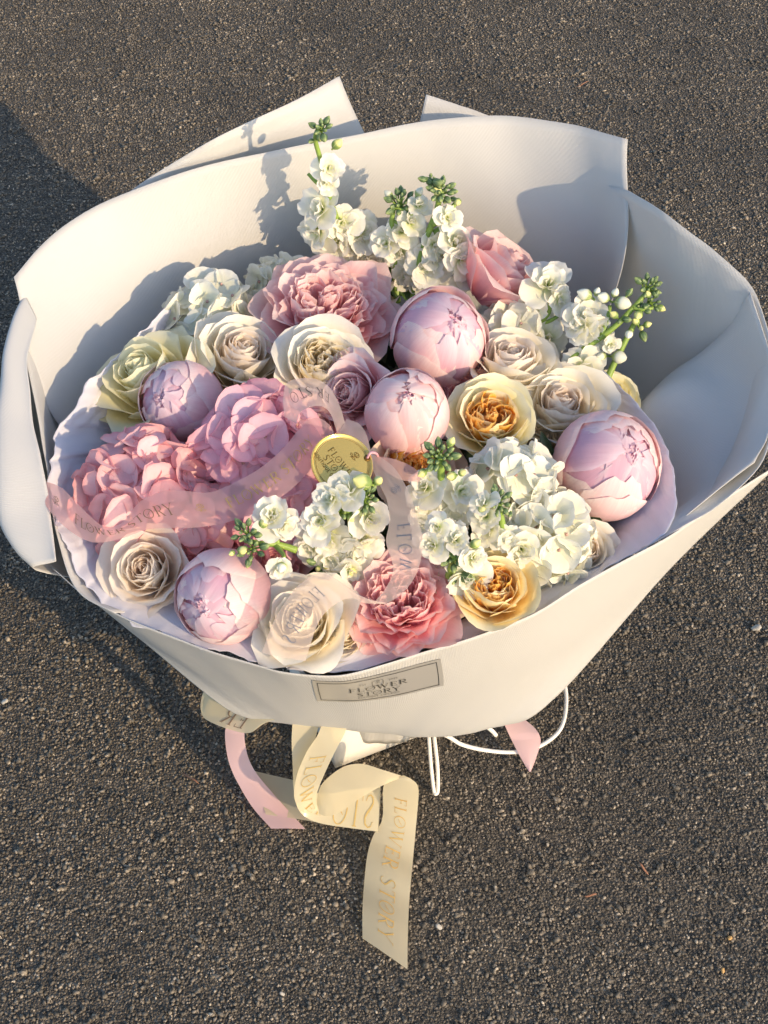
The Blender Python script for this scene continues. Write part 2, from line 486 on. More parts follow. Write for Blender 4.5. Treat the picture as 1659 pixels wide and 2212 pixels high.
# ------------------------------------------------------------------ tissue paper
def tissue_material():
    M = NT('white_tissue')
    M.p.inputs['Base Color'].default_value = (0.84, 0.84, 0.90, 1)
    M.p.inputs['Roughness'].default_value = 0.5
    uv = M.n('ShaderNodeUVMap')
    no = M.n('ShaderNodeTexNoise', Scale=26.0, Detail=6.0, Roughness=0.6, Distortion=0.6)
    vo = M.n('ShaderNodeTexVoronoi', _feature='DISTANCE_TO_EDGE', Scale=22.0)
    M.l(uv.outputs[0], no.inputs['Vector']); M.l(uv.outputs[0], vo.inputs['Vector'])
    h = M.math('ADD', no.outputs['Fac'], M.math('MULTIPLY', M.math('MINIMUM', vo.outputs['Distance'], 0.12), 2.0))
    b = M.n('ShaderNodeBump', Strength=0.5, Distance=0.003)
    M.l(h, b.inputs['Height']); M.l(b.outputs[0], M.p.inputs['Normal'])
    M.translucent((0.84, 0.84, 0.92), 0.42)
    return M.m
MAT_TISSUE = tissue_material()
TG = 'white tissue lining the bouquet'
topT = zl([(440, 606, .385), (335, 688, .383), (228, 800, .378), (150, 895, .372), (118, 985, .368), (110, 1060, .362), (135, 1150, .352), (178, 1235, .340), (255, 1322, .332), (380, 1372, .331), (560, 1428, .329), (700, 1447, .328)])
midT = [Vector((-.150, .200, .325)), Vector((-.185, .160, .325)), Vector((-.215, .105, .322)), Vector((-.232, .06, .318)), Vector((-.238, .01, .315)), Vector((-.235, -.03, .31)), Vector((-.225, -.07, .307)), Vector((-.205, -.110, .310)), Vector((-.175, -.140, .314)), Vector((-.135, -.165, .316)), Vector((-.085, -.185, .317)), Vector((-.04, -.192, .317))]
botT = ring(.22, .15, 0, -145, -10, 12)
sheet([botT, midT, topT], 260, 60, 'crumpled white tissue paper lining the left and lower side', .0050, 41.0, 20, 2.0, 'tissue_paper', MAT_TISSUE, .0002, TG, ridge=.0032)
topT2 = zl([(620, 1446, .329), (760, 1447, .329), (900, 1405, .331), (1020, 1372, .333), (1160, 1318, .338), (1305, 1230, .343), (1412, 1166, .350), (1452, 1110, .356), (1456, 1045, .362), (1440, 975, .367), (1400, 905, .370), (1340, 838, .372), (1290, 790, .373)])
midT2 = [Vector((-.06, -.192, .317)), Vector((-.02, -.192, .317)), Vector((.03, -.188, .318)), Vector((.07, -.178, .318)), Vector((.11, -.160, .318)), Vector((.15, -.135, .318)), Vector((.18, -.11, .312)), Vector((.20, -.07, .315)), Vector((.210, -.03, .318)), Vector((.21, .01, .32)), Vector((.20, .05, .322)), Vector((.18, .09, .325)), Vector((.155, .125, .33))]
botT2 = ring(.22, .14, 0, -15, 140, 13)
sheet([botT2, midT2, topT2], 260, 50, 'smoother white tissue paper rim along the right and lower side', .0026, 45.0, 16, 1.4, 'tissue_paper', MAT_TISSUE, .0002, TG, ridge=.0014)

# ------------------------------------------------------------------ carrier bag
MAT_BAG = wrap_material('white_bag_paper', (0.86, 0.84, 0.81), 0.05, 0.05)
bagc = Vector((-.018, -.045, 0))
bag = empty('carrier_bag', bagc, 'white paper carrier bag holding the bouquet, its lower corner showing', 'bag')
bag.rotation_euler = (0, 0, R(24))
def bag_panel(a, b, name, t0=1.0, t1=1.06, h=.14):
    P = []
    for i in range(9):
        f = i / 8
        P.append([])
        for j in range(9):
            g = j / 8
            s = t0 + (t1 - t0) * g
            p = Vector((a.x + (b.x - a.x) * f, a.y + (b.y - a.y) * f, 0)) * s
            n = Vector((p.y - 0, -p.x, 0))
            bow = -.004 * math.sin(math.pi * f) * math.sin(math.pi * g)
            p += Vector((a.x + b.x, a.y + b.y, 0)).normalized() * bow
            p.z = .003 + h * g
            P[-1].append(p)
    s = Surf(P)
    o = obj(name, s.mesh(name), MAT_BAG, bag); solid(o, .0008)
    return o
cs = [Vector((-.062, -.062, 0)), Vector((.066, -.062, 0)), Vector((.066, .062, 0)), Vector((-.062, .062, 0))]
for k in range(4):
    bag_panel(cs[k] * .997, cs[(k + 1) % 4] * .997, ('front_panel', 'side_panel', 'back_panel', 'side_panel')[k])
bm_ = mesh_from('base', [c + Vector((0, 0, .003)) for c in cs], [(0, 1, 2, 3)], smooth=False)
obj('base', bm_, MAT_BAG, bag)
def tube(path, r, n=8, r1=None, steps=None, cap=True):
    steps = steps or max(6, 6 * (len(path) - 1))
    pts = [catmull(path, i / steps) for i in range(steps + 1)]
    vs = []; up = Vector((0.13, 0.2, 1)).normalized()
    for i, p in enumerate(pts):
        t = (pts[min(i + 1, steps)] - pts[max(i - 1, 0)]).normalized()
        s = t.cross(up)
        if s.length < .05: s = t.cross(Vector((1, 0, 0)))
        s.normalize(); q = s.cross(t).normalized(); up = q
        rr = r if r1 is None else r + (r1 - r) * i / steps
        for k in range(n):
            a = k / n * 2 * math.pi
            vs.append(p + (s * math.cos(a) + q * math.sin(a)) * rr)
    f = [(i * n + k, i * n + (k + 1) % n, (i + 1) * n + (k + 1) % n, (i + 1) * n + k) for i in range(steps) for k in range(n)]
    if cap: f += [tuple(range(n - 1, -1, -1)), tuple(range(steps * n, steps * n + n))]
    return vs, f
MAT_CORD = plain('white_cord', (0.80, 0.76, 0.70), .6, .3, .15, 0, 900)
inv_bag = (Matrix.Translation(bagc) @ Matrix.Rotation(R(24), 4, 'Z')).inverted()
def cord(pts, r=.0021):
    p = [inv_bag @ q for q in pts]
    v, f = tube(p, r, 10)
    obj('handle', mesh_from('handle', v, f), MAT_CORD, bag)
cord(zl([(900, 1560, .10), (966, 1590, .065), (997, 1608, .05), (1045, 1620, .036), (1101, 1625, .026), (1148, 1619, .022), (1188, 1598, .02), (1212, 1572, .02), (1222, 1535, .02), (1222, 1491, .022), (1210, 1455, .03), (1180, 1420, .05)]))
cord(zl([(925, 1585, .09), (927, 1600, .07), (931, 1654, .035), (937, 1706, .008), (941, 1715, .005), (946, 1706, .008), (945, 1654, .033), (939, 1600, .07), (938, 1580, .09)]), .0019)
cord(zl([(1040, 1560, .09), (1062, 1578, .07), (1071, 1588, .06)]), .0022)
# ------------------------------------------------------------------ petals
def petal_material(name, base, tip, edge=None, trans=0.38, vein=0.25, vscale=1.0, rough=0.55, heart=None):
    M = NT(name)
    M.p.inputs['Roughness'].default_value = rough
    M.p.inputs['Specular IOR Level'].default_value = 0.25
    M.p.inputs['Sheen Weight'].default_value = 0.15
    M.p.inputs['Sheen Roughness'].default_value = 0.4
    uv = M.n('ShaderNodeUVMap')
    sp = M.n('ShaderNodeSeparateXYZ')
    M.l(uv.outputs[0], sp.inputs[0])
    edge = edge or tip
    stops = [(0.0, heart or base), (0.42, base), (0.80, tip), (0.97, edge)]
    c = M.ramp(sp.outputs[1], stops)
    # side edges a little toward the edge colour
    sx = M.math('ABSOLUTE', M.math('SUBTRACT', sp.outputs[0], 0.5))
    c = M.mix(M.ramp(sx, [(0.36, 0.0), (0.5, 0.55)]), c, edge)
    mp = M.n('ShaderNodeMapping'); mp.inputs['Scale'].default_value = (34 * vscale, 3.0, 1)
    M.l(uv.outputs[0], mp.inputs[0])
    no = M.n('ShaderNodeTexNoise', Scale=1.0, Detail=4.0, Roughness=0.6, Distortion=0.5)
    oi = M.n('ShaderNodeObjectInfo')
    va = M.n('ShaderNodeVectorMath', _operation='ADD')
    M.l(mp.outputs[0], va.inputs[0]); M.l(oi.outputs['Random'], va.inputs[1])
    M.l(va.outputs[0], no.inputs['Vector'])
    c = M.mix(M.math('MULTIPLY', M.ramp(no.outputs['Fac'], [(0.35, 0.0), (0.7, 1.0)]), vein), c, tuple(x * 0.82 for x in base))
    # soft blotches and per petal variation
    no2 = M.n('ShaderNodeTexNoise', Scale=3.5, Detail=3.0)
    va2 = M.n('ShaderNodeVectorMath', _operation='ADD')
    M.l(uv.outputs[0], va2.inputs[0]); M.l(M.math('MULTIPLY', oi.outputs['Random'], 40.0), va2.inputs[1])
    M.l(va2.outputs[0], no2.inputs['Vector'])
    hs = M.n('ShaderNodeHueSaturation')
    M.l(M.math('ADD', 0.90, M.math('MULTIPLY', oi.outputs['Random'], 0.2)), hs.inputs['Saturation'])
    M.l(M.math('ADD', 0.93, M.math('MULTIPLY', no2.outputs['Fac'], 0.13)), hs.inputs['Value'])
    M.l(c, hs.inputs['Color'])
    M.l(hs.outputs[0], M.p.inputs['Base Color'])
    b = M.n('ShaderNodeBump', Strength=0.22, Distance=0.0007)
    M.l(no.outputs['Fac'], b.inputs['Height']); M.l(b.outputs[0], M.p.inputs['Normal'])
    mx, trn = M.translucent(base, trans)
    M.l(hs.outputs[0], trn.inputs[0])
    return M.m

def petal(name, L, W, lean0, lean1, cup, r0=0.05, z0=0.0, roll=0.0, edge=0.0, ruff=0.0, rf=3.0, kx=0.35, point=0.0, notch=0.0, base=0.25, power=1.0, ni=11, nj=9, seed=0.0, twist=0.0, frill=0.0):
    """one petal. r,z plane centre line of length L leaning from lean0 to lean1 degrees away from the axis; W half width"""
    rr = random.Random(seed)
    ph = [rr.uniform(0, 6.28) for _ in range(4)]
    K = 40
    cr, cz = [r0], [z0]
    for k in range(K):
        s = (k + .5) / K
        a = R(lean0 + (lean1 - lean0) * s ** power + (roll * max(0, (s - .72) / .28) ** 1.5))
        cr.append(cr[-1] + math.sin(a) * L / K); cz.append(cz[-1] + math.cos(a) * L / K)
    vs, uv = [], []
    for i in range(ni):
        s0 = i / (ni - 1)
        for j in range(nj):
            t = j / (nj - 1) * 2 - 1
            ell = 1 - kx * abs(t) ** 2.6 + point * (1 - abs(t)) ** 2 - notch * math.exp(-(t / .22) ** 2)
            ell += ruff * .35 * math.sin(t * rf * 2.1 + ph[2]) / max(L, .01) * .5
            if frill: ell += frill * (noise.noise(Vector((t * 5 + seed * 1.3, 2.2, 0))) + .6 * noise.noise(Vector((t * 13 + seed, 5.1, 0))))
            s = s0 * ell
            x = min(max(s, 0), 1.12) * K
            k = min(int(x), K - 1); f = x - k
            a = R(lean0 + (lean1 - lean0) * min(s, 1) ** power + (roll * max(0, (min(s, 1.05) - .72) / .28) ** 1.5))
            r_ = cr[k] + (cr[k + 1] - cr[k]) * f; z_ = cz[k] + (cz[k + 1] - cz[k]) * f
            wd = W * (base + (1 - base) * math.sin(min(s / .62, 1) * math.pi / 2) ** .9) * (1 - .22 * max(0, (s - .7) / .3) ** 2)
            ang = t * wd / cup
            lat = cup * math.sin(ang); inn = cup * (1 - math.cos(ang))
            inn -= edge * abs(t) ** 4 * s
            inn += ruff * (math.sin(t * rf * 2 + ph[0]) * .6 + math.sin(t * rf * 4.3 + s * 3 + ph[1]) * .4) * s ** 2
            inn += twist * t * s
            n_in = Vector((-math.cos(a), 0, math.sin(a)))
            p = Vector((r_, lat, z_)) + n_in * inn
            vs.append(p); uv.append((j / (nj - 1), s0))
    return mesh_from(name, vs, grid_faces(ni, nj), uv)

def face_matrix(c, ox, oy, Rpx, spin=0.0):
    """axis of a flower from where its opening shows, in pixels from its middle; c world centre"""
    x, y = ox / Rpx, -oy / Rpx
    m = min(math.hypot(x, y), .97); h = math.hypot(x, y) or 1
    x, y = x / h * m, y / h * m
    zc = math.sqrt(max(0, 1 - m * m))
    view = (CAM - c).normalized()
    rt = Vector((0, 0, 1)).cross(view).normalized(); up = view.cross(rt)
    ax = (rt * x + up * y + view * zc).normalized()
    t = ax.orthogonal().normalized()
    b = ax.cross(t)
    m3 = Matrix((t, b, ax)).transposed()
    return m3.to_4x4() @ Matrix.Rotation(spin, 4, 'Z'), ax

def dome(px, py, extra=0.0):
    z = .36
    for _ in range(12):
        p = PZ(px, py, z)
        r2 = ((p.x + .01) / .27) ** 2 + ((p.y) / .25) ** 2
        z = .338 + .045 * (1 - min(r2, 1.6)) + max(0, p.y) * .10 + extra
    return PZ(px, py, z)

PCACHE = {}
def add_petals(root, spec, mats, seed, scale, jit=6.0, sjit=.08, key='', nvar=3):
    """spec: list of rings (count, phase, kwargs, material index)"""
    rr = random.Random(seed)
    for ri, ring_ in enumerate(spec):
        n, ph, kw, mi = ring_[:4]
        Q = ring_[4] if len(ring_) > 4 else None
        for k in range(n * (Q[0] if Q else 1)):
            v = rr.randrange(nvar)
            ck = (key, ri, v, mats[mi].name)
            if ck not in PCACHE:
                q = random.Random(hash((key, ri, v)) & 0xffff if False else (ri * 37 + v * 11 + len(key)))
                kk = dict(kw)
                kk['lean1'] += q.uniform(-6, 6); kk['W'] *= q.uniform(.9, 1.1); kk['ruff'] = kk.get('ruff', .02) * q.uniform(.7, 1.4); kk.setdefault('frill', .03)
                me = petal('petal', seed=ri * 91 + v * 17 + len(key), **kk)
                me.materials.append(mats[mi])
                PCACHE[ck] = me
            o = bpy.data.objects.new('petal', PCACHE[ck]); link(o, root)
            s = scale * (1 + rr.uniform(-sjit, sjit))
            th = (k / n) * 2 * math.pi + ph + rr.uniform(-.5, .5) / n
            pre = Matrix.Identity(4)
            if Q:
                nq, roff, zo = Q[:3]
                qi = k // n; kk_ = k % n
                th = R(-105 + 210 * (kk_ + .5) / n) + ph + rr.uniform(-.2, .2)
                pre = Matrix.Rotation(qi / nq * 2 * math.pi + Q[3] + .35 * math.sin(qi * 2.1 + seed), 4, 'Z') @ Matrix.Translation((roff * scale, 0, zo * scale))
            o.matrix_local = pre @ (Matrix.Rotation(th, 4, 'Z') @ Matrix.Rotation(R(rr.uniform(-jit, jit)), 4, 'Y') @
                              Matrix.Rotation(R(rr.uniform(-jit, jit)), 4, 'X') @ Matrix.Diagonal((s, s, s, 1)))

def P_(L, W, a, b, cup, **k): return dict(L=L, W=W, lean0=a, lean1=b, cup=cup, **k)

def bud_ring(n, ph, tip, Rr, W, mi=0, ruff=.012, edge=.03, start=150, **k):
    kw = dict(L=R(start - tip) * Rr, W=W, lean0=start - 90, lean1=tip - 90, cup=Rr, r0=Rr * math.sin(R(start)), z0=Rr * math.cos(R(start)), ruff=ruff, rf=3, edge=edge, ni=13, nj=11, kx=.30)
    kw.update(k)
    return (n, ph, kw, mi)
def quarters(nq, roff, z0, mi, big=1.0, ph=0.0):
    """nested folded petals turned toward nq little centres"""
    S = []
    for r_, L_, W_, n_ in ((.25, .62, .28, 3), (.13, .58, .20, 2), (.05, .54, .12, 1)):
        S.append((n_, 0.0, P_(L_ * big, W_ * big, 6, -4, r_ * big + .05, r0=r_ * big, z0=0, ruff=.018, rf=3, kx=.20, notch=.03, twist=.03, roll=-8, frill=.03), mi, (nq, roff, z0, ph)))
    return S
SPEC_BUD = [
    bud_ring(3, 0.2, 66, 1.02, .86, edge=-.03, kx=.24, frill=.06, ruff=.010),
    bud_ring(4, 1.0, 52, 1.00, .84, edge=-.02, kx=.26, frill=.06, ruff=.010),
    bud_ring(4, 1.7, 41, .98, .80, edge=-.01, notch=.04, frill=.07, ruff=.012),
    bud_ring(4, 0.5, 31, .96, .72, edge=0, ruff=.014, notch=.04, frill=.08),
    bud_ring(4, 1.5, 24, .945, .62, edge=0, ruff=.014, notch=.04, frill=.10),
    bud_ring(5, 0.1, 16, .93, .48, edge=0, ruff=.018, rf=3, notch=.04, frill=.12, mi=1),
    bud_ring(5, 0.8, 9, .915, .40, edge=0, ruff=.020, rf=3, start=120, frill=.14, mi=1),
    bud_ring(5, 0.3, 2, .90, .34, edge=0, ruff=.018, rf=3, start=110, frill=.14, mi=1),
    bud_ring(3, 0.0, -14, .885, .30, edge=0, ruff=.01, start=80, frill=.10, mi=1),
    (4, 0.0, P_(.26, .17, 12, -50, .20, r0=.13, z0=0, ruff=.02, rf=3, kx=.2, notch=.05, frill=.12, roll=-20), 1, (3, .12, .74, .3)),
    (3, 0.3, P_(.22, .11, 0, -30, .10, r0=.05, z0=0, ruff=.02, rf=3, kx=.2, frill=.12), 2, (3, .08, .75, .9)),
]
# cupped garden rose: seen from above, many thin rims round a quartered heart; radius about 1
def cup_spec(open_=0.0, heart=5, nq=4):
    S = []
    S.append((5, 0.3, P_(1.20, .86, 68, 30 + open_, 1.0, r0=.06, z0=-.62, roll=64, edge=.07, ruff=.035, kx=.30, point=.04), 0))
    S.append((4, 0.9, P_(1.12, .82, 60, 8 + open_ * .7, .86, r0=.06, z0=-.60, roll=44, edge=.05, ruff=.035, kx=.26), 0))
    S.append((5, 0.2, P_(1.06, .66, 54, -4 + open_ * .5, .74, r0=.05, z0=-.58, roll=18, edge=.02, ruff=.04, kx=.24), 0))
    S.append((5, 0.7, P_(.97, .56, 49, -12 + open_ * .4, .62, r0=.05, z0=-.56, roll=-4, ruff=.04, rf=4, kx=.18, notch=.03), 1))
    S.append((6, 0.1, P_(.90, .46, 44, -14, .52, r0=.05, z0=-.54, roll=-8, ruff=.05, rf=4, kx=.15, notch=.03), 1))
    S += quarters(nq, .24, -.26, 2, 1.0, .4)
    S.append((heart, 0.0, P_(.84, .20, 12, -4, .14, r0=.04, z0=-.46, roll=-8, ruff=.05, rf=5, kx=.12, notch=.05, twist=.08), 2))
    return S
# ruffled many petalled open rose
def ruffle_spec():
    S = []
    S.append((8, 0.0, P_(1.16, .50, 74, 66, .95, r0=.08, z0=-.45, roll=16, ruff=.05, rf=3, kx=.34, point=.05, frill=.05), 0))
    S.append((8, 0.5, P_(1.12, .48, 68, 56, .85, r0=.08, z0=-.44, roll=20, ruff=.055, rf=3, kx=.30, notch=.03, frill=.06), 0))
    S.append((9, 0.1, P_(1.05, .43, 62, 45, .65, r0=.07, z0=-.43, roll=20, ruff=.06, rf=3, kx=.30, point=.04, twist=.04, frill=.06), 0))
    S.append((9, 0.6, P_(.99, .39, 56, 34, .50, r0=.07, z0=-.42, roll=16, ruff=.06, rf=3, kx=.28, twist=-.05, frill=.06), 0))
    S.append((9, 0.3, P_(.93, .35, 50, 23, .42, r0=.06, z0=-.41, roll=14, ruff=.06, rf=3, kx=.26, notch=.04, twist=.06, frill=.06), 0))
    S.append((9, 0.2, P_(.87, .31, 43, 13, .36, r0=.06, z0=-.40, roll=10, ruff=.06, rf=3, kx=.24, notch=.04, twist=-.06, frill=.06), 1))
    for q in quarters(5, .30, -.22, 1, .92, .2): S.append(q)
    S.append((5, 0.3, P_(.74, .22, 14, -4, .18, r0=.04, z0=-.34, ruff=.04, rf=3, kx=.2, twist=.06), 1))
    S.append((3, 0.6, P_(.66, .16, 6, -6, .10, r0=.03, z0=-.32, ruff=.03, rf=3, kx=.2, twist=.06), 2))
    return S
# classic rose: spiral of smooth petals, outer ones turned back to a point
def rose_spec():
    S = []
    S.append((4, 0.2, P_(1.34, .90, 64, 40, 1.0, r0=.06, z0=-.72, roll=84, edge=.10, ruff=.02, kx=.42, point=.10), 0))
    S.append((3, 1.0, P_(1.30, .92, 54, 12, .85, r0=.06, z0=-.70, roll=78, edge=.09, ruff=.02, kx=.38, point=.08), 0))
    S.append((4, 0.4, P_(1.26, .74, 46, -2, .68, r0=.05, z0=-.68, roll=44, edge=.06, ruff=.02, kx=.32, point=.03), 0))
    S.append((3, 1.3, P_(1.22, .68, 38, -8, .55, r0=.05, z0=-.66, roll=26, edge=.03, ruff=.02, kx=.28), 0))
    S.append((4, 0.6, P_(1.20, .52, 32, -12, .42, r0=.05, z0=-.64, roll=12, ruff=.03, kx=.22), 1))
    S.append((3, 1.3, P_(1.18, .46, 27, -13, .33, r0=.04, z0=-.62, roll=6, ruff=.03, kx=.2), 1))
    S.append((4, 0.5, P_(1.15, .34, 20, -10, .24, r0=.04, z0=-.60, ruff=.03, kx=.18, twist=.08), 1))
    S.append((3, 0.1, P_(1.12, .28, 14, -8, .16, r0=.03, z0=-.58, ruff=.03, kx=.15, twist=.10), 2))
    S.append((3, 1.1, P_(1.08, .20, 8, -5, .09, r0=.02, z0=-.56, ruff=.02, kx=.15, twist=.08), 2))
    return S

def soft_spec():
    S = []
    S.append((4, 0.2, P_(1.26, .92, 66, 34, 1.0, r0=.06, z0=-.68, roll=66, edge=.08, ruff=.025, kx=.38, point=.06), 0))
    S.append((4, 1.0, P_(1.20, .84, 58, 12, .88, r0=.06, z0=-.66, roll=50, edge=.06, ruff=.025, kx=.34), 0))
    S.append((4, 0.4, P_(1.14, .72, 50, 2, .74, r0=.05, z0=-.64, roll=26, edge=.04, ruff=.025, kx=.30), 0))
    S.append((4, 1.2, P_(1.10, .62, 43, -6, .60, r0=.05, z0=-.62, roll=12, ruff=.03, kx=.26), 1))
    S.append((4, 0.7, P_(1.06, .52, 36, -10, .48, r0=.05, z0=-.60, roll=4, ruff=.03, kx=.22), 1))
    S.append((4, 0.1, P_(1.02, .44, 30, -10, .38, r0=.05, z0=-.58, ruff=.03, kx=.2, twist=.05), 1))
    S.append((4, 1.3, P_(.98, .35, 23, -8, .27, r0=.04, z0=-.56, ruff=.03, kx=.18, twist=.07), 2))
    S.append((3, 0.5, P_(.93, .27, 15, -6, .17, r0=.03, z0=-.54, ruff=.03, kx=.15, twist=.09), 2))
    S.append((2, 0.1, P_(.88, .18, 8, -4, .09, r0=.02, z0=-.52, ruff=.02, kx=.15, twist=.07), 2))
    return S

# colours (diffuse reflectance)
PINK = petal_material('pink_rose_petal', (0.93, 0.52, 0.54), (0.94, 0.62, 0.62), (0.94, 0.74, 0.71), heart=(0.86, 0.38, 0.44), trans=.45)
PINKD = petal_material('deep_pink_rose_petal', (0.93, 0.45, 0.48), (0.94, 0.56, 0.57), (0.94, 0.69, 0.67), heart=(0.84, 0.28, 0.36), trans=.45)
PINKH = petal_material('pink_rose_heart', (0.76, 0.28, 0.36), (0.84, 0.44, 0.50), (0.88, 0.58, 0.60), trans=.5)
BUD = petal_material('blush_peony_petal', (0.92, 0.57, 0.59), (0.93, 0.65, 0.66), (0.93, 0.79, 0.77), heart=(0.74, 0.25, 0.42), trans=.32, vein=.3)
BUDL = petal_material('lilac_peony_petal', (0.80, 0.46, 0.60), (0.86, 0.62, 0.71), (0.88, 0.74, 0.80), heart=(0.62, 0.10, 0.30), trans=.42)
BUDH = petal_material('magenta_peony_heart', (0.60, 0.10, 0.28), (0.78, 0.40, 0.56), (0.86, 0.68, 0.76), trans=.2)
CREAM = petal_material('cream_rose_petal', (0.93, 0.84, 0.62), (0.93, 0.87, 0.72), (0.93, 0.89, 0.79), trans=.36, vein=.12)
CREAMH = petal_material('cream_rose_heart', (0.94, 0.80, 0.48), (0.94, 0.85, 0.62), (0.93, 0.87, 0.74), trans=.5, vein=.12)
BLUSH = petal_material('blush_cream_petal', (0.94, 0.81, 0.66), (0.94, 0.85, 0.73), (0.94, 0.87, 0.78), trans=.45, vein=.12)
BLUSHH = petal_material('blush_rose_heart', (0.93, 0.76, 0.60), (0.93, 0.82, 0.70), (0.93, 0.85, 0.76), trans=.5, vein=.15)
YELL = petal_material('pale_yellow_petal', (0.94, 0.86, 0.48), (0.94, 0.88, 0.56), (0.94, 0.90, 0.66), trans=.36, vein=.12)
APR = petal_material('apricot_petal', (0.95, 0.74, 0.32), (0.95, 0.81, 0.44), (0.95, 0.85, 0.56), trans=.28, vein=.15)
APRH = petal_material('orange_rose_heart', (0.94, 0.46, 0.06), (0.95, 0.60, 0.15), (0.95, 0.70, 0.28), trans=.5, vein=.2)
PEACH = petal_material('peach_petal', (0.86, 0.52, 0.32), (0.87, 0.66, 0.48), (0.88, 0.74, 0.60), trans=.36, vein=.15)

def flower(kind, px, py, Rpx, ox, oy, spec, mats, label, cat, group, seed, spin=0.0, extra=0.0, squash=1.0, key=''):
    c = dome(px, py, extra)
    s = Rpx * (1.0 if kind == 'peony_bud' else 1.13) / FPX * depth(c)
    m3, ax = face_matrix(c, ox, oy, Rpx, spin)
    root = empty(kind, None, label, cat, group, Matrix.Translation(c) @ m3)
    if kind == 'peony_bud':
        q_ = random.Random(seed); root.matrix_world = root.matrix_world @ Matrix.Diagonal((q_.uniform(.94, 1.04), q_.uniform(.94, 1.04), q_.uniform(.96, 1.08), 1))
    add_petals(root, spec, mats, seed, s, key=key or kind)
    return root, c, s, ax

BG = 'round peony buds in the bouquet'
buds = [
    (393, 868, 90, -42, -22, (BUD, BUDL, BUDH), 'lilac blush peony bud at the left beside the pale yellow rose, opening to the left', 0.0),
    (950, 735, 104, 28, -48, (BUD, BUDL, BUDH), 'largest round pink peony bud, behind the others, under the middle stock flowers', .008),
    (880, 893, 94, -2, -46, (BUD, BUD, BUDH), 'pale pink peony bud in the middle of the bouquet, right of the gold tag', .012),
    (1312, 1008, 114, 38, -40, (BUD, BUDL, BUDH), 'big blush peony bud alone at the right edge of the flowers', .004),
    (483, 1292, 99, -48, 8, (BUD, BUDL, BUDH), 'lilac pink peony bud low on the left beside the tissue, its ruffled heart turned left', .0),
]
for k, (px, py, rp, ox, oy, mats, lb, ex) in enumerate(buds):
    flower('peony_bud', px, py, rp, ox, oy, SPEC_BUD, mats, lb, 'peony bud', BG, 100 + k, spin=k * 1.3, extra=ex, key='bud')

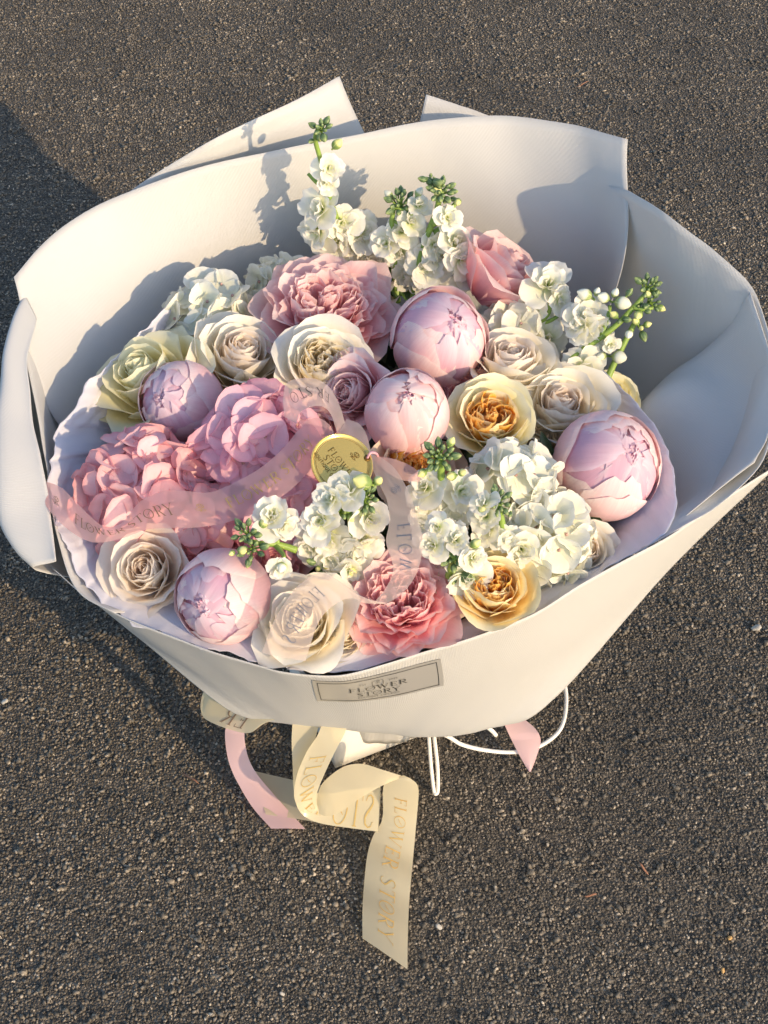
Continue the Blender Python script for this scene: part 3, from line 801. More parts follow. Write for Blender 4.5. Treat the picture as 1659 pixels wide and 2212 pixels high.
RG = 'roses in the bouquet'
cupS = cup_spec(); cupO = cup_spec(14, 7); rufS = ruffle_spec(); rosS = rose_spec(); sofS = soft_spec()
roses = [
    # kind, px, py, R, ox, oy, spec, key, mats, label, extra
    ('garden_rose', 708, 668, 124, 10, -58, rufS, 'ruf', (PINK, PINK, PINKD), 'wide open ruffled pink rose behind the two cream roses', .006),
    ('garden_rose', 866, 1298, 108, -4, -34, rufS, 'ruf', (PINKD, PINKD, PINKH), 'deep pink ruffled rose at the front rim above the grey label', -.010),
    ('garden_rose', 1085, 590, 96, 66, -60, rosS, 'ros', (PINK, PINK, PINKD), 'tall pink rose turned away at the upper right in front of the wrapping', .028),
    ('garden_rose', 1000, 858, 70, 6, -10, rufS, 'ruf', (PINKD, PINKD, PINKH), 'deep pink rose half hidden between the two middle peony buds and the yellow rose', -.022),
    ('garden_rose', 762, 848, 80, -34, 4, rosS, 'ros', (BUD, BUD, PINK), 'loose light pink rose left of the middle peony bud and above the gold tag', .002),
    ('garden_rose', 525, 768, 96, 20, -42, sofS, 'sof', (CREAM, BLUSH, BLUSH), 'cream white rose left of the cream rose with the yellow heart', .002),
    ('garden_rose', 700, 788, 92, 8, -24, cupO, 'cupo', (CREAM, CREAM, CREAMH), 'cream rose with a yellow heart, below the open pink rose', .008),
    ('garden_rose', 1108, 785, 94, 4, -52, sofS, 'sof', (CREAM, BLUSH, BLUSH), 'cream rose between the largest peony bud and the right stock flowers', .002),
    ('garden_rose', 1215, 880, 94, 4, -34, sofS, 'sof', (CREAM, BLUSH, BLUSHH), 'blush cream quartered rose above the right peony bud', .0),
    ('garden_rose', 318, 1232, 90, -26, -4, sofS, 'sof', (BLUSH, BLUSH, BLUSHH), 'peach cream rose low at the left beside the tissue', .0),
    ('garden_rose', 650, 1345, 96, -14, -12, rosS, 'ros', (CREAM, CREAM, CREAMH), 'cream rose at the front under the looping sheer ribbon', .0),
    ('garden_rose', 322, 822, 108, -46, -52, rosS, 'ros', (YELL, YELL, YELL), 'pale yellow rose at the far left against the tissue', .006),
    ('garden_rose', 1322, 858, 56, 10, -16, cupS, 'cup', (YELL, YELL, YELL), 'small pale yellow rose half hidden behind the right stock stems', -.01),
    ('garden_rose', 805, 590, 72, 0, -28, rosS, 'ros', (CREAM, CREAM, BLUSH), 'cream rose behind the open pink rose at the foot of the tall stocks', -.004),
    ('garden_rose', 1060, 905, 88, 8, -22, cupS, 'cup', (YELL, APR, APRH), 'yellow rose with an orange heart right of the middle peony bud', .008),
    ('garden_rose', 1068, 1272, 84, 4, -24, cupS, 'cup', (APR, APR, APRH), 'apricot rose with a dark orange heart at the front rim right of the pink rose', .004),
    ('garden_rose', 905, 1022, 84, 6, -20, cupO, 'cupo', (PEACH, PEACH, APRH), 'peach orange rose sunk beneath the stock flowers below the middle peony bud', -.022),
    ('garden_rose', 1262, 1190, 66, 8, -10, sofS, 'sof', (CREAM, BLUSH, BLUSH), 'blush cream rose low on the right beneath the right peony bud', -.02),
    ('garden_rose', 985, 1262, 60, 10, -14, rosS, 'ros', (PEACH, BLUSH, PEACH), 'pale peach rose tucked between the deep pink rose and the apricot rose', -.016),
    ('garden_rose', 420, 1190, 58, 0, -14, cupS, 'cup', (PINKD, PINKD, PINKH), 'deep pink rose half hidden behind the low left peony bud', -.02),
    ('garden_rose', 590, 1215, 62, 0, -14, rosS, 'ros', (PINK, PINKD, PINKH), 'deep pink rose in shade under the low left stock stem', -.03),
    ('garden_rose', 690, 925, 66, -4, -10, rosS, 'ros', (PINK, BUD, PINK), 'blush pink rose sunk left of the gold tag beneath the arching ribbon', -.016),
    ('garden_rose', 880, 1000, 70, 30, 20, cupO, 'cupo', (PEACH, PEACH, APRH), 'peach petals of a rose showing below the middle peony bud', -.012),
    ('garden_rose', 590, 700, 56, -4, -14, rosS, 'ros', (CREAM, CREAM, BLUSH), 'cream rose squeezed behind the two cream roses and the open pink rose', -.012),
    ('garden_rose', 1165, 960, 58, -6, -10, cupO, 'cupo', (CREAM, CREAM, BLUSH), 'cream rose sunk between the yellow rose and the right peony bud', -.022),
    ('garden_rose', 1225, 1000, 50, 6, -10, rosS, 'ros', (BLUSH, BLUSH, BLUSH), 'blush rose in the gap left of the right peony bud', -.03),
    ('garden_rose', 738, 1375, 58, 0, -10, rosS, 'ros', (CREAM, CREAM, BLUSH), 'cream rose low at the front between its neighbours and the tissue', -.018),
]
for k, (kind, px, py, rp, ox, oy, sp_, key, mats, lb, ex) in enumerate(roses):
    flower('rose', px, py, rp, ox, oy - .20 * rp, sp_, mats, lb, 'rose', RG, 200 + k, spin=k * .9, extra=ex, key=key)

# ------------------------------------------------------------------ hydrangeas
def sepal_mesh(seed, curl):
    k = seed // 7 % 6
    return petal('petal', 1.0, .66, 82, 78 - curl * .6, 2.2, r0=.02, z0=0, roll=(-10, 8, -16, 14, -4, 18)[k], ruff=.05, rf=2.0, kx=.30, notch=.03, base=.28, ni=10, nj=9, seed=seed, frill=.05, twist=(.05, -.06, .07, 0, -.05, .06)[k])
HYM = {}
def hydrangea(px, py, Rpx, Rpy, mat, label, n, seed, extra=0.0, fl=.0145, ox=0, oy=-20, cone=105):
    c = dome(px, py, extra)
    Rw = Rpx / FPX * depth(c)
    c = c - Vector((0, 0, Rw * .45))
    m3, ax = face_matrix(c, ox, oy, Rpx)
    root = empty('hydrangea', None, label, 'hydrangea', 'hydrangea heads in the bouquet', Matrix.Translation(c) @ m3)
    rr = random.Random(seed)
    ga = math.pi * (3 - 5 ** .5)
    zmin = math.cos(R(cone))
    cen = mesh_from('floret_centre', [Vector((math.cos(a) * .09 * w_, math.sin(a) * .09 * w_, h)) for h, w_ in ((0, .6), (.06, 1), (.13, .7), (.17, .15)) for a in (0, 1.57, 3.14, 4.71)], [(i * 4 + k, i * 4 + (k + 1) % 4, i * 4 + 4 + (k + 1) % 4, i * 4 + 4 + k) for i in range(3) for k in range(4)], smooth=True)
    cen.materials.append(HEYE)
    for k in range(n):
        z = 1 - (k + .5) / n * (1 - zmin)
        a = k * ga + rr.uniform(-.2, .2)
        q = math.sqrt(1 - z * z)
        d = Vector((q * math.cos(a), q * math.sin(a), z))
        rad = Rw * rr.uniform(.86, 1.06)
        nrm = (d + Vector((rr.uniform(-.55, .55), rr.uniform(-.55, .55), rr.uniform(-.3, .3)))).normalized()
        t = nrm.orthogonal().normalized(); b = nrm.cross(t)
        M_ = Matrix((t, b, nrm)).transposed().to_4x4() @ Matrix.Rotation(rr.uniform(0, 6.28), 4, 'Z')
        fo = obj('floret', cen, None, root)
        s = fl * rr.uniform(.85, 1.15)
        fo.matrix_local = Matrix.Translation(Vector((d.x * rad, d.y * rad, d.z * rad))) @ M_ @ Matrix.Diagonal((s, s, s, 1))
        for j in range(4):
            v = rr.randrange(6)
            ck = (v, mat.name)
            if ck not in HYM:
                HYM[ck] = sepal_mesh(v * 7 + 1, (4, 24, 40, 12, 55, 30)[v]); HYM[ck].materials.append(mat)
            po = bpy.data.objects.new('petal', HYM[ck]); link(po, fo)
            po.matrix_local = Matrix.Rotation(j * math.pi / 2 + rr.uniform(-.2, .2), 4, 'Z') @ Matrix.Rotation(R(rr.uniform(-22, 22)), 4, 'Y') @ Matrix.Rotation(R(rr.uniform(-20, 20)), 4, 'X') @ Matrix.Translation((0, 0, .02 * (j % 2)))
    return root
HEYE = plain('hydrangea_eye', (0.55, 0.34, 0.30))
HPINK = petal_material('pink_hydrangea_petal', (0.94, 0.68, 0.70), (0.94, 0.61, 0.63), (0.90, 0.44, 0.45), trans=.36, vein=.35, vscale=.5, heart=(0.90, 0.74, 0.78))
HMAUV = petal_material('mauve_hydrangea_petal', (0.92, 0.64, 0.71), (0.92, 0.59, 0.66), (0.87, 0.46, 0.53), trans=.36, vein=.35, vscale=.5)
HWHIT = petal_material('white_hydrangea_petal', (0.84, 0.83, 0.66), (0.86, 0.85, 0.75), (0.88, 0.87, 0.80), trans=.3, vein=.2, vscale=.5)
hydrangea(320, 1035, 126, 0, HPINK, 'pink hydrangea head at the left above the blush rose', 52, 1, .004, .0225, -10, -10)
hydrangea(560, 940, 112, 0, HMAUV, 'mauve pink hydrangea head left of the gold tag, beneath the sheer ribbon', 48, 2, .006, .0225, 0, -16)
hydrangea(605, 1095, 96, 0, HMAUV, 'mauve hydrangea head low in the middle, under the ribbon and beside the small stock flowers', 40, 3, -.012, .0185, 0, -10)
hydrangea(440, 1120, 70, 0, HPINK, 'small pink hydrangea head covered by the printed ribbon above the blush rose', 26, 9, -.012, .0180, 0, -10)
hydrangea(462, 684, 104, 0, HWHIT, 'greenish white hydrangea head at the back left above the cream rose', 44, 4, -.002, .0175, 0, -26)
hydrangea(605, 620, 70, 0, HWHIT, 'greenish white hydrangea head behind the open pink rose', 30, 5, -.004, .0170, 0, -26)
hydrangea(1105, 1035, 86, 0, HWHIT, 'white hydrangea head right of the middle stocks, left of the right peony bud', 34, 6, .010, .0185, 0, -20)
hydrangea(1168, 1142, 98, 0, HWHIT, 'greenish white hydrangea head at the lower right above the apricot rose', 46, 7, -.002, .0190, 10, 0)
hydrangea(1115, 705, 80, 0, HWHIT, 'white hydrangea head behind the upper right cream rose', 30, 8, -.006, .0170, 0, -20)

# ------------------------------------------------------------------ greenery under the flowers
def leaf_material(name, col, trans=.2):
    M = NT(name)
    M.p.inputs['Roughness'].default_value = 0.5
    uv = M.n('ShaderNodeUVMap')
    wv = M.n('ShaderNodeTexNoise', Scale=9.0, Detail=4.0)
    M.l(uv.outputs[0], wv.inputs[0])
    sp = M.n('ShaderNodeSeparateXYZ'); M.l(uv.outputs[0], sp.inputs[0])
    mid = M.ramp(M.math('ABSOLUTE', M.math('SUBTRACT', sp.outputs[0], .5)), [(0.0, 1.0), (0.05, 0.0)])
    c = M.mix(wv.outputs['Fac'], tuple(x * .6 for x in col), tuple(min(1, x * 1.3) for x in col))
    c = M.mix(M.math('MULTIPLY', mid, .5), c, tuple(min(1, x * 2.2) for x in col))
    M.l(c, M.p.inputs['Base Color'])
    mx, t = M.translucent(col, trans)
    return M.m
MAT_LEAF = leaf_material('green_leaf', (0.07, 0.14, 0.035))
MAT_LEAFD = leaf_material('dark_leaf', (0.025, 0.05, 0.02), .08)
rr = random.Random(5)
vs, fs, uvs = [], [], []
for k in range(260):
    a = rr.uniform(0, 6.28); q = math.sqrt(rr.uniform(0, 1)) * .215
    q *= 1 - .25 * max(0, -math.sin(a))
    c = Vector((-.012 + q * math.cos(a), .005 + q * math.sin(a), .295 + .03 * (1 - (q / .21) ** 2) + rr.uniform(-.02, .02)))
    l, w_ = rr.uniform(.03, .055), rr.uniform(.008, .014)
    dr = Vector((math.cos(a + rr.uniform(-1.2, 1.2)), math.sin(a + rr.uniform(-1.2, 1.2)), rr.uniform(-.2, .8))).normalized()
    sd = dr.cross(Vector((rr.uniform(-.5, .5), rr.uniform(-.5, .5), 1))).normalized(); up = sd.cross(dr)
    o = len(vs)
    for i in range(7):
        s = i / 6
        for j in range(3):
            t = j - 1
            vs.append(c + dr * (s - .5) * l + sd * t * w_ * math.sin(math.pi * min(max(s, .03), .97)) ** .8 + up * (abs(t) * .004 - .01 * s * s)); uvs.append((j / 2, s))
    fs += grid_faces(7, 3, o)
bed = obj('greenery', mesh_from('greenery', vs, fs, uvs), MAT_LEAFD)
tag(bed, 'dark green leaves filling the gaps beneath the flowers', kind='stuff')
vs, fs = [], []  # closed mound added under the blooms to block light between them
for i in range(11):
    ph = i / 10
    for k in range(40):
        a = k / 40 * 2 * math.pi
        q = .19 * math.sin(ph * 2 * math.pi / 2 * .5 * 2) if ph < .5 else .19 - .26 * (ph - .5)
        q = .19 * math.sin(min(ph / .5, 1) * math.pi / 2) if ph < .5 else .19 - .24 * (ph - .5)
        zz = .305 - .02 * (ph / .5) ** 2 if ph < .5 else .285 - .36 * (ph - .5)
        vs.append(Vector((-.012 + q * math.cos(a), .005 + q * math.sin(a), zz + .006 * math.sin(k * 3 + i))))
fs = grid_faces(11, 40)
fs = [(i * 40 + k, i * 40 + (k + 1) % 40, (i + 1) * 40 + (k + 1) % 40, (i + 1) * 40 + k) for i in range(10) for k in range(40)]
tag(obj('light_block_mound', mesh_from('light_block_mound', vs, fs), MAT_LEAFD), 'dark green mound added beneath the flower heads to block light', kind='stuff')
# ------------------------------------------------------------------ stocks (white flower spikes)
STW = petal_material('white_stock_petal', (0.88, 0.87, 0.70), (0.90, 0.89, 0.80), (0.92, 0.90, 0.84), trans=.42, vein=.10, heart=(0.62, 0.70, 0.24))
def bud_material(name, a, b, tip, tipat=.7):
    M = NT(name)
    M.p.inputs['Roughness'].default_value = 0.5
    uv = M.n('ShaderNodeUVMap')
    sp = M.n('ShaderNodeSeparateXYZ'); M.l(uv.outputs[0], sp.inputs[0])
    st = M.math('ABSOLUTE', M.math('SINE', M.math('MULTIPLY', sp.outputs[0], 4 * math.pi)))
    c = M.mix(M.ramp(st, [(0.0, 1.0), (0.28, 0.0)]), a, b)
    c = M.mix(M.ramp(sp.outputs[1], [(tipat - .12, 0.0), (tipat + .06, 1.0)]), c, tip)
    M.l(c, M.p.inputs['Base Color'])
    M.translucent(b, .12)
    return M.m
GBUD = bud_material('green_bud', (0.10, 0.17, 0.07), (0.38, 0.46, 0.20), (0.30, 0.38, 0.14), .82)
YBUD = bud_material('opening_bud', (0.20, 0.30, 0.08), (0.45, 0.52, 0.22), (0.78, 0.76, 0.30), .60)
WBUD = bud_material('white_opening_bud', (0.30, 0.38, 0.14), (0.55, 0.60, 0.32), (0.82, 0.82, 0.66), .48)
MAT_STEM = plain('green_stem', (0.24, 0.36, 0.07), .45, .4, .2, 0, 60)
def bud_mesh(mat, fat=.36, seed=0):
    vs, uv = [], []
    n, m = 12, 8
    q = random.Random(seed)
    for i in range(m + 1):
        s = i / m
        rad = fat * math.sin(math.pi * min(.985, max(.015, s)) ** .85) ** .75
        for k in range(n + 1):
            a = k / n * 2 * math.pi
            lob = 1 + .10 * abs(math.sin(2 * a)) * (1 - s * .3) + (.12 * math.sin(4 * a + 1) * s ** 3)
            vs.append(Vector((math.cos(a) * rad * lob, math.sin(a) * rad * lob, s))); uv.append((k / n, s))
    f = grid_faces(m + 1, n + 1)
    me = mesh_from('bud', vs, f, uv); me.materials.append(mat); return me
BUDM = {'g': bud_mesh(GBUD, .31), 'y': bud_mesh(YBUD, .35), 'w': bud_mesh(WBUD, .34)}
FLS = [
    (4, 0.0, P_(1.10, .64, 78, 82, 1.3, r0=.05, z0=0, roll=26, ruff=.11, rf=2.4, kx=.30, notch=.05, base=.25, ni=10, nj=10, frill=.08), 0),
    (3, .8, P_(.92, .56, 64, 56, .9, r0=.05, z0=.02, roll=34, ruff=.13, rf=2.6, kx=.3, notch=.06, base=.25, ni=9, nj=9, frill=.10), 0),
    (4, .3, P_(.66, .38, 44, 24, .5, r0=.04, z0=.04, roll=24, ruff=.12, rf=3, kx=.3, notch=.06, base=.3, ni=8, nj=7, frill=.12), 0),
    (2, .9, P_(.50, .26, 20, 0, .25, r0=.02, z0=.05, ruff=.10, rf=4, kx=.3, base=.3, ni=7, nj=6, frill=.12), 0),
]
def orient(pos, ax, spin=0.0):
    t = ax.orthogonal().normalized(); b = ax.cross(t)
    return Matrix.Translation(pos) @ Matrix((t, b, ax)).transposed().to_4x4() @ Matrix.Rotation(spin, 4, 'Z')
def to_cam(p, ox=0, oy=0, up=.0):
    v = (CAM - p).normalized(); rt = Vector((0, 0, 1)).cross(v).normalized(); u = v.cross(rt)
    return (v + rt * ox + u * (-oy) + Vector((0, 0, up))).normalized()
def stock(label, stem, florets, clusters, seed, leaves=(), r=.0032, branches=(), sc=1.30):
    """stem: (px,py,z) points; florets: (px,py,R_px,ox,oy); clusters: (px,py,n,size_px,spread_px,ox,oy,kinds)"""
    rr = random.Random(seed)
    path = zl(stem)
    root = empty('stock_flower', path[0], label, 'stock flower', 'white stock flowers in the bouquet')
    inv = Matrix.Translation(-path[0])
    loc = [p - path[0] for p in path]
    v, f = tube(loc, r, 9, r * .62)
    obj('stem', mesh_from('stem', v, f), MAT_STEM, root)
    fine = [catmull(path, i / 60) for i in range(61)]
    def near(px, py):
        return min(fine, key=lambda q: (proj(q)[0] - px) ** 2 + (proj(q)[1] - py) ** 2)
    def at(px, py, lift=.0):
        q = near(px, py)
        d = ray(px, py)
        t = (q - CAM).dot(C_F) - lift
        return CAM + d * t, q
    for b_ in branches:
        bp = zl(b_); v, f = tube([p - path[0] for p in bp], r * .75, 8, r * .5)
        obj('branch', mesh_from('branch', v, f), MAT_STEM, root)
        fine.extend([catmull(bp, i / 20) for i in range(21)])
    for fi_, (px, py, rp, ox, oy) in enumerate(florets):
        if len(florets) > 6 and fi_ % 5 == 3: continue
        p, q = at(px, py, .006)
        s = rp / FPX * depth(p) * sc
        ax = to_cam(p, ox, oy, .15)
        base = p - ax * s * .25
        fo = empty_child('floret', root, inv @ orient(base, ax, rr.uniform(0, 6)))
        add_petals(fo, FLS, (STW,), rr.random(), s, jit=20, sjit=.20, key='fl', nvar=6)
        # short stalk and calyx
        e = base - ax * s * .15
        v, f = tube([q - path[0], (q.lerp(e, .5) + Vector((0, 0, -.002))) - path[0], e - path[0]], r * .45, 6, r * .4, steps=6)
        obj('stalk', mesh_from('stalk', v, f), MAT_STEM, root)
    for (px, py, n, sp, spread, ox, oy, kinds) in clusters:
        p, q = at(px, py, .004)
        ax = to_cam(p, ox, oy, .1)
        t = ax.orthogonal().normalized(); bb = ax.cross(t)
        S = spread / FPX * depth(p)
        for k in range(n):
            fr = (k + .3) / n
            a = k * 2.39996 + rr.uniform(-.2, .2)
            tl = math.sqrt(fr)
            d = (ax * (1.0 - .75 * tl) + (t * math.cos(a) + bb * math.sin(a)) * tl).normalized()
            kd = kinds[min(int(fr * len(kinds)), len(kinds) - 1)]
            if kd == 'm': kd = rr.choice('gggyw')
            ln = 1.25 * sp / FPX * depth(p) * (.62 + .75 * fr) * rr.uniform(.85, 1.15)
            base = p + (t * math.cos(a) + bb * math.sin(a)) * S * tl * .72 - ax * S * .55 * tl
            o = obj('bud', BUDM[kd], None, root)
            o.matrix_local = inv @ orient(base, d, rr.uniform(0, 6)) @ Matrix.Diagonal((ln, ln, ln, 1))
            if fr > .15:
                c0 = p - ax * S * (.9 + .5 * fr)
                v, f = tube([c0 - path[0], c0.lerp(base, .6) + d * 0 - path[0], base + d * ln * .06 - path[0]], r * .30, 5, r * .22, steps=4, cap=False)
                obj('stalk', mesh_from('stalk', v, f), MAT_STEM, root)
    for (px, py, z, qx, qy, qz, wd) in leaves:
        a, b = PZ(px, py, z), PZ(qx, qy, qz)
        leaf_obj(a, b, wd, root, path[0])
    return root
def empty_child(name, root, m):
    # a floret carries a small green calyx as its own mesh
    me = CAL
    o = obj(name, me, None, root); o.matrix_local = m
    return o
vs_ = []
for i in range(4):
    for k in range(8):
        a = k / 8 * 6.28318; rad = (.0004, .0022, .0024, .0012)[i]
        vs_.append(Vector((math.cos(a) * rad, math.sin(a) * rad, (-.007, -.005, -.001, .001)[i])))
CAL = mesh_from('floret', vs_, [(i * 8 + k, i * 8 + (k + 1) % 8, i * 8 + 8 + (k + 1) % 8, i * 8 + 8 + k) for i in range(3) for k in range(8)])
CAL.materials.append(MAT_STEM)
def leaf_obj(a, b, wd, root, org, mat=None, name='leaf'):
    d = (b - a); L_ = d.length; d.normalize()
    v = (CAM - a).normalized(); s = d.cross(v).normalized(); up = s.cross(d)
    vs, uv = [], []
    for i in range(9):
        f = i / 8
        for j in range(5):
            t = j / 2 - 1
            w_ = wd * math.sin(math.pi * min(max(f, .02), .99) ** .8) ** .8
            vs.append(a - org + d * L_ * f + s * t * w_ + up * (-.12 * L_ * f * f + .35 * w_ * t * t)); uv.append((j / 4, f))
    return obj(name, mesh_from(name, vs, grid_faces(9, 5), uv), mat or MAT_LEAF, root)

stock('tall white stock at the back left, the highest spike in the bouquet',
      [(752, 600, .36), (748, 560, .375), (733, 490, .41), (712, 425, .447), (694, 350, .487), (681, 300, .512), (690, 272, .527)],
      [(712, 362, 27, .3, -.1), (690, 450, 34, -.7, -.2), (682, 500, 34, -.9, .5), (764, 438, 28, .6, -.5), (742, 482, 30, .2, .3), (785, 497, 34, .7, 0), (772, 530, 36, .2, .6), (726, 520, 30, -.3, .5), (810, 520, 26, .9, .2), (708, 395, 20, .1, .6), (730, 560, 26, -.3, .4)],
      [(694, 275, 9, 15, 17, .0, -.5, 'ggggg'), (678, 300, 2, 17, 10, -.4, .0, 'gy'), (718, 322, 1, 26, 4, .3, -.3, 'y')], 1,
      branches=([(708, 410, .452), (685, 395, .455), (665, 375, .462)],))
BUD1 = None
stock('white stock spike in the back middle, left of its taller neighbour',
      [(858, 655, .355), (856, 600, .375), (852, 540, .40), (846, 490, .425), (850, 450, .443)],
      [(868, 500, 30, .1, 0), (890, 480, 26, .4, -.3), (862, 545, 30, -.3, .6), (895, 530, 30, .4, .4), (830, 525, 26, -.8, .1), (905, 440, 22, .2, -.8), (880, 600, 26, -.2, .7)],
      [(868, 432, 20, 14, 32, .1, -.5, 'gggggm'), (898, 425, 1, 24, 2, .2, -.8, 'w')], 2, r=.0036,
      leaves=[(850, 640, .36, 808, 580, .375, .0035), (862, 650, .36, 838, 570, .38, .005), (870, 640, .36, 885, 540, .40, .008), (880, 650, .36, 870, 590, .37, .006)])
stock('white stock spike with a dark green tip in front of the back wrapping',
      [(892, 665, .355), (897, 620, .372), (908, 560, .40), (925, 505, .425), (945, 450, .450), (948, 410, .47)],
      [(985, 520, 32, .6, -.2), (1000, 560, 30, .8, .2), (925, 575, 34, -.1, .3), (965, 612, 30, .2, .6), (905, 605, 26, -.5, .5), (940, 530, 26, .4, .5), (1005, 595, 28, .6, .6), (970, 470, 22, .5, 0), (880, 515, 20, -.4, .2), (960, 560, 28, .3, .3)],
      [(955, 405, 20, 14, 27, .25, -.5, 'ggggg'), (928, 385, 3, 17, 14, -.3, -.6, 'gg'), (992, 430, 1, 20, 3, .4, .1, 'y'), (965, 430, 3, 18, 16, .2, .3, 'gy')], 3, r=.0042,
      branches=([(935, 485, .435), (962, 465, .447), (990, 432, .46)], [(925, 510, .42), (958, 490, .43), (985, 478, .435)]))
stock('short white stock with a single open head below the upper right pink rose',
      [(1130, 745, .355), (1155, 712, .372), (1185, 675, .392), (1187, 645, .405)],
      [(1185, 612, 38, .2, -.4), (1148, 662, 24, -.3, .4), (1180, 735, 36, .0, .4), (1212, 648, 24, .7, .4), (1175, 770, 26, 0, .7)],
      [], 4, r=.003, branches=([(1165, 700, .377), (1190, 692, .385), (1212, 678, .39)],))
stock('white stock leaning right over the wrapping with green buds at its end',
      [(1178, 832, .352), (1215, 790, .368), (1270, 748, .385), (1325, 708, .402), (1365, 668, .415), (1400, 628, .428)],
      [(1268, 680, 36, .1, -.3), (1285, 715, 32, .3, .3), (1250, 700, 30, -.5, .1), (1258, 800, 34, 0, .5), (1320, 745, 14, .2, .4), (1245, 825, 24, -.2, .7)],
      [(1408, 616, 15, 13, 24, .6, -.5, 'ggggm'), (1415, 655, 8, 14, 20, .8, 0, 'ggy'), (1322, 642, 3, 30, 14, 0, -.8, 'www'), (1352, 640, 1, 24, 3, .1, -.8, 'g'), (1340, 690, 3, 17, 10, .2, .1, 'gy'), (1285, 640, 2, 24, 10, 0, -.8, 'ww'), (1362, 713, 1, 22, 3, .4, .2, 'w')], 5, r=.0034,
      branches=([(1300, 725, .395), (1312, 690, .405), (1318, 660, .413)], [(1270, 748, .385), (1278, 720, .392), (1270, 700, .398)], [(1368, 665, .416), (1392, 668, .417), (1410, 665, .417)]))
stock('thin stock stem with only buds at the far right of the bouquet',
      [(1300, 850, .352), (1320, 800, .368), (1345, 748, .386), (1375, 690, .406), (1388, 665, .415)],
      [],
      [(1388, 664, 5, 15, 12, .3, -.5, 'gggm'), (1386, 705, 4, 18, 14, .5, 0, 'yyg'), (1315, 765, 3, 24, 12, -.3, -.3, 'www')], 6, r=.0034)
stock('small white stock lying left of the front middle, its green bud tip pointing left',
      [(640, 1188, .385), (600, 1176, .392), (565, 1174, .397), (535, 1168, .403)],
      [(588, 1112, 36, 0, -.3), (615, 1140, 24, .5, .3), (606, 1230, 22, .1, .7)],
      [(528, 1150, 12, 15, 26, -.3, -.2, 'ggggg'), (540, 1190, 10, 16, 26, -.3, .2, 'gggm'), (575, 1118, 1, 10, 3, 0, 0, 'w'), (614, 1212, 1, 34, 3, .1, .5, 'w'), (508, 1190, 2, 22, 10, -.5, .2, 'yy'), (562, 1140, 1, 24, 3, 0, -.3, 'y')], 7, r=.0030,
      branches=([(600, 1176, .392), (595, 1150, .40), (588, 1125, .408)], [(595, 1178, .392), (610, 1195, .395), (614, 1205, .398)]))
stock('full white stock head in the front middle with two green bud tips below the tag',
      [(765, 1175, .37), (762, 1150, .385), (758, 1120, .402), (752, 1100, .415)],
      [(750, 1058, 32, -.2, -.4), (712, 1075, 30, -.5, -.2), (690, 1125, 34, -.4, .0), (735, 1135, 38, 0, .2), (800, 1120, 34, .5, .1), (708, 1165, 34, -.3, .5), (668, 1185, 30, -.6, .6), (772, 1195, 34, .1, .6), (815, 1195, 30, .5, .5), (790, 1165, 28, .3, .5), (740, 1200, 30, -.1, .7), (760, 1235, 26, .1, .8), (712, 1210, 28, -.2, .7), (825, 1080, 24, .6, 0)],
      [(735, 1098, 18, 15, 30, -.05, .1, 'ggggm'), (788, 1076, 18, 15, 30, .1, .0, 'ggggm'), (808, 1046, 2, 34, 8, .2, -.2, 'yy'), (703, 1120, 1, 22, 3, -.2, .3, 'y'), (785, 1102, 1, 20, 3, .2, .3, 'y'), (690, 1222, 4, 20, 16, 0, .6, 'ygg'), (735, 1236, 2, 22, 12, .2, .7, 'gy')], 8, r=.0042)
stock('white stock spike right of the tag with a green bud rosette on a bare stem',
      [(955, 1110, .375), (955, 1080, .388), (954, 1045, .405), (952, 1005, .425), (950, 985, .435)],
      [(918, 1052, 32, -.4, -.2), (1000, 1060, 34, .5, 0), (920, 1085, 30, -.4, .1), (940, 1108, 38, -.1, .2), (985, 1108, 32, .4, .3), (965, 1142, 32, .2, .6), (918, 1125, 26, -.5, .5), (925, 1165, 26, -.3, .7), (1015, 1030, 24, .6, -.4)],
      [(950, 985, 20, 15, 30, 0, -.05, 'ggggg'), (922, 1015, 1, 24, 3, -.3, .2, 'y'), (990, 1026, 2, 24, 8, .4, .0, 'yy'), (968, 965, 1, 24, 2, .1, -.4, 'y')], 9, r=.0042)
stock('small white stock spike at the right of the middle with a round green tip',
      [(1078, 1175, .372), (1085, 1145, .385), (1082, 1115, .398), (1076, 1090, .41)],
      [(1048, 1115, 30, -.3, 0), (1052, 1148, 30, -.3, .5), (1128, 1188, 34, .3, .4), (1042, 1085, 24, -.4, -.4), (1100, 1165, 24, .3, .3)],
      [(1076, 1082, 17, 14, 26, .0, -.05, 'ggggg'), (1038, 1110, 1, 28, 3, -.3, .1, 'y'), (1104, 1106, 1, 18, 3, .4, .1, 'g'), (1074, 1108, 1, 17, 3, 0, .4, 'g')], 10, r=.0036)
stock('white stock at the lower middle with a star shaped bud tip above the apricot rose',
      [(970, 1245, .365), (975, 1225, .378), (980, 1205, .392)],
      [(1012, 1250, 36, .2, .5), (945, 1140, 24, -.3, .2), (935, 1180, 24, -.4, .3), (1025, 1205, 26, .5, .1), (985, 1165, 26, .1, -.2)],
      [(980, 1198, 15, 16, 28, .0, .0, 'ggggg'), (1016, 1182, 1, 32, 3, .4, -.1, 'y'), (985, 1245, 2, 26, 8, .1, .7, 'gg')], 11, r=.0036)
